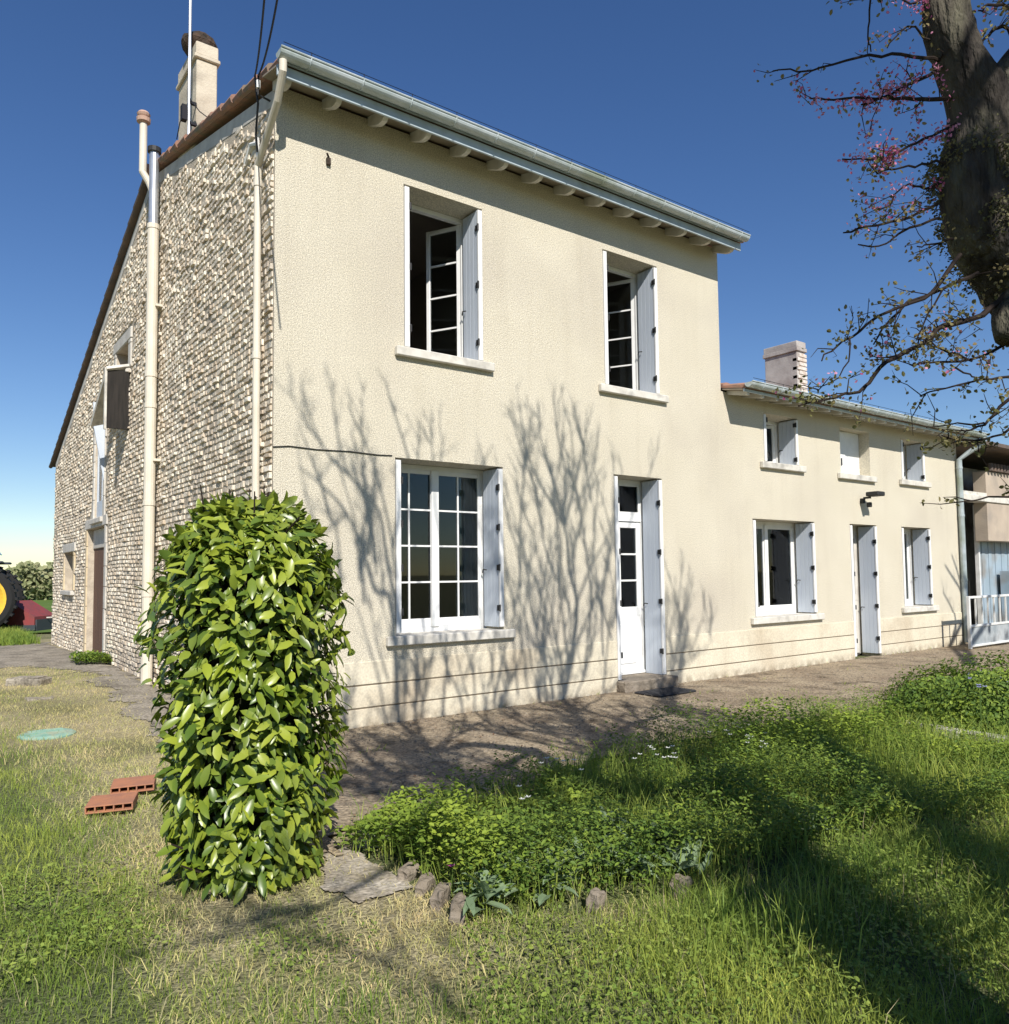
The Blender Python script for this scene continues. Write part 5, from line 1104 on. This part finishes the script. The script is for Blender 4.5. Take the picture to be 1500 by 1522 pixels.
# local: x forward, y left
def wheel(x,y,R_,w_):
    m=MB(); m.lathe([(R_*.76,-w_/2),(R_*.9,-w_/2),(R_*.985,-w_*.38),(R_*.985,w_*.38),(R_*.9,w_/2),(R_*.76,w_/2)],(x,y,R_),36,axis='y')
    for k in range(26):
        for s in (-1,1):
            a=k/26*6.283+(s*.12); Mx=Matrix.Translation((x,y,R_))@Matrix.Rotation(a,4,'Y'); m.box(-.035,.035,min(0,s*w_*.48),max(0,s*w_*.48),R_*.97,R_*1.04,M=Mx)
    o=m.build('wheel',MT['tyre'],tc)
    m=MB(); m.lathe([(R_*.76,-w_/2),(R_*.76,w_/2)],(x,y,R_),36,axis='y'); m.lathe([(R_*.765,w_*.42),(R_*.68,w_*.40),(R_*.5,w_*.12),(R_*.2,w_*.10),(R_*.18,w_*.3),(0,w_*.3)],(x,y,R_),36,axis='y'); m.lathe([(R_*.765,-w_*.42),(R_*.68,-w_*.40),(R_*.5,-w_*.12),(R_*.2,-w_*.10),(R_*.18,-w_*.3),(0,-w_*.3)],(x,y,R_),36,axis='y'); m.build('rim',MT['rim'],o)
wheel(0,.85,.88,.42); wheel(0,-.85,.88,.42); wheel(2.3,.75,.6,.32); wheel(2.3,-.75,.6,.32)
m=MB(); m.box(-.3,1.2,-.3,.3,.55,1.1,b=.04); m.box(1.0,3.0,-.36,.36,.9,1.6,b=.08); m.box(2.2,2.4,-.6,.6,.5,.7); m.box(-.1,.1,-.65,.65,.8,.98); m.build('body',MT['tgreen'],tc)
m=MB()
for s in (-1,1): 
    m.box(-.55,.55,s*.86-.22,s*.86+.22,1.80,1.86,b=.02); m.box(.1,.18,s*.62-.03,s*.62+.03,1.8,2.7); m.box(1.3,1.36,s*.62-.03,s*.62+.03,1.4,2.7)
m.box(.0,1.5,-.72,.72,2.68,2.8,b=.03); m.box(.1,1.3,-.6,.6,1.1,1.8,b=.03); m.build('cab',MT['cabg'],tc)
m=MB(); m.box(.18,1.3,.62,.63,1.5,2.68); m.box(.18,1.3,-.63,-.62,1.5,2.68); 
Mx=Matrix.Translation((.08,0,2.62))@Matrix.Rotation(R(38),4,'Y'); m.box(-.01,.01,-.58,.58,-.72,0,M=Mx); m.build('cab_window',GLC,tc)
# red implement
ip=on('z',0,44,938); im=thing('red_implement','faded red farm implement standing on the grass behind the tractor','farm implement',(ip[0],ip[1],.03)); im.rotation_euler[2]=camyaw
m=MB(); V=[(-.30,-.5,.12),(.42,-.5,.12),(.42,-.5,.38),(-.26,-.5,.80),(-.30,-.5,.80)]; n=5; V2=[(a,.5,c) for a,b,c in V]; m.add(V+V2,[[0,1,2,3,4],[9,8,7,6,5]]+[[k,(k+1)%n,n+(k+1)%n,n+k] for k in range(n)]); m.build('housing',MT['red'],im)
m=MB(); m.box(-.5,-.3,-.3,.3,.3,.7,b=.02); m.box(-.7,-.5,-.05,.05,.35,.45); m.box(-.32,.46,-.54,-.50,.02,.16); m.box(.42,.46,-.45,.45,.0,.3); m.tube([(.46,0,.33),(1.3,.1,.36)],.02,6,mi=1); m.build('hitch_frame',[MT['cabg'],MT['sill']],im)
# ---- distant hedge of bushes beyond the field, and tall grass by the track
def hedge_fn(x0,x1,y,hm,dep):
    def fn(r,n):
        x=r.uniform(x0,x1,n); h=hm*(.55+.45*vnoise(x*.35+40,x*0+3,91)+.25*vnoise(x*1.3+40,x*0+3,92)); z=h*r.random(n)**.7; yy=y+r.normal(0,dep,n); N_=r.normal(0,1,(n,3)); N_[:,1]-=.8; N_/=np.linalg.norm(N_,axis=1)[:,None]; return np.stack([x,yy,z],1),N_
    return fn
hd=on('z',0,50,897)
o=leafy('far_hedge',30000,hedge_fn(hd[0]-40,hd[0]+20,hd[1]+8,2.3,.8),.34,.24,MT['hedge'],5); stuff(o,'olive green hedge of distant bushes beyond the field','hedge')
x,y=scatter(90000,-9,1,13.2,24,71); k=(x<-.2-(y-13)*0)&(x>-9); x,y=x[k],y[k]; n=len(x); P=np.stack([x,y,gh(x,y)],1)
stuff(blades('verge_grass',P,rng.uniform(.08,.30,n),rng.uniform(.008,.016,n),rng.uniform(.2,.8,n),MT['grass'],rng.random(n)**2,seed=12),'bright green verge grass between the track and the field','grass')
x,y=scatter(1600,-.5,.0,6.3,7.6,72); n=len(x); P=np.stack([x,y,gz(x,y)+.01],1); dsel=np.hypot(x+.15,(y-7.0))<.45
P=P[dsel]; n=len(P); a=rng.random(n)*6.283
o=leaves('weed_tuft',P+np.stack([0*a,0*a,rng.uniform(0,.12,n)],1),np.stack([np.cos(a),np.sin(a),rng.uniform(.2,1,n)],1),np.tile([0,0,1.],(n,1)),rng.uniform(.04,.08,n),rng.uniform(.02,.035,n),MT['weed'],rng.random(n)); tag(o,'small green weed tuft growing at the foot of the gable by the door','plant')
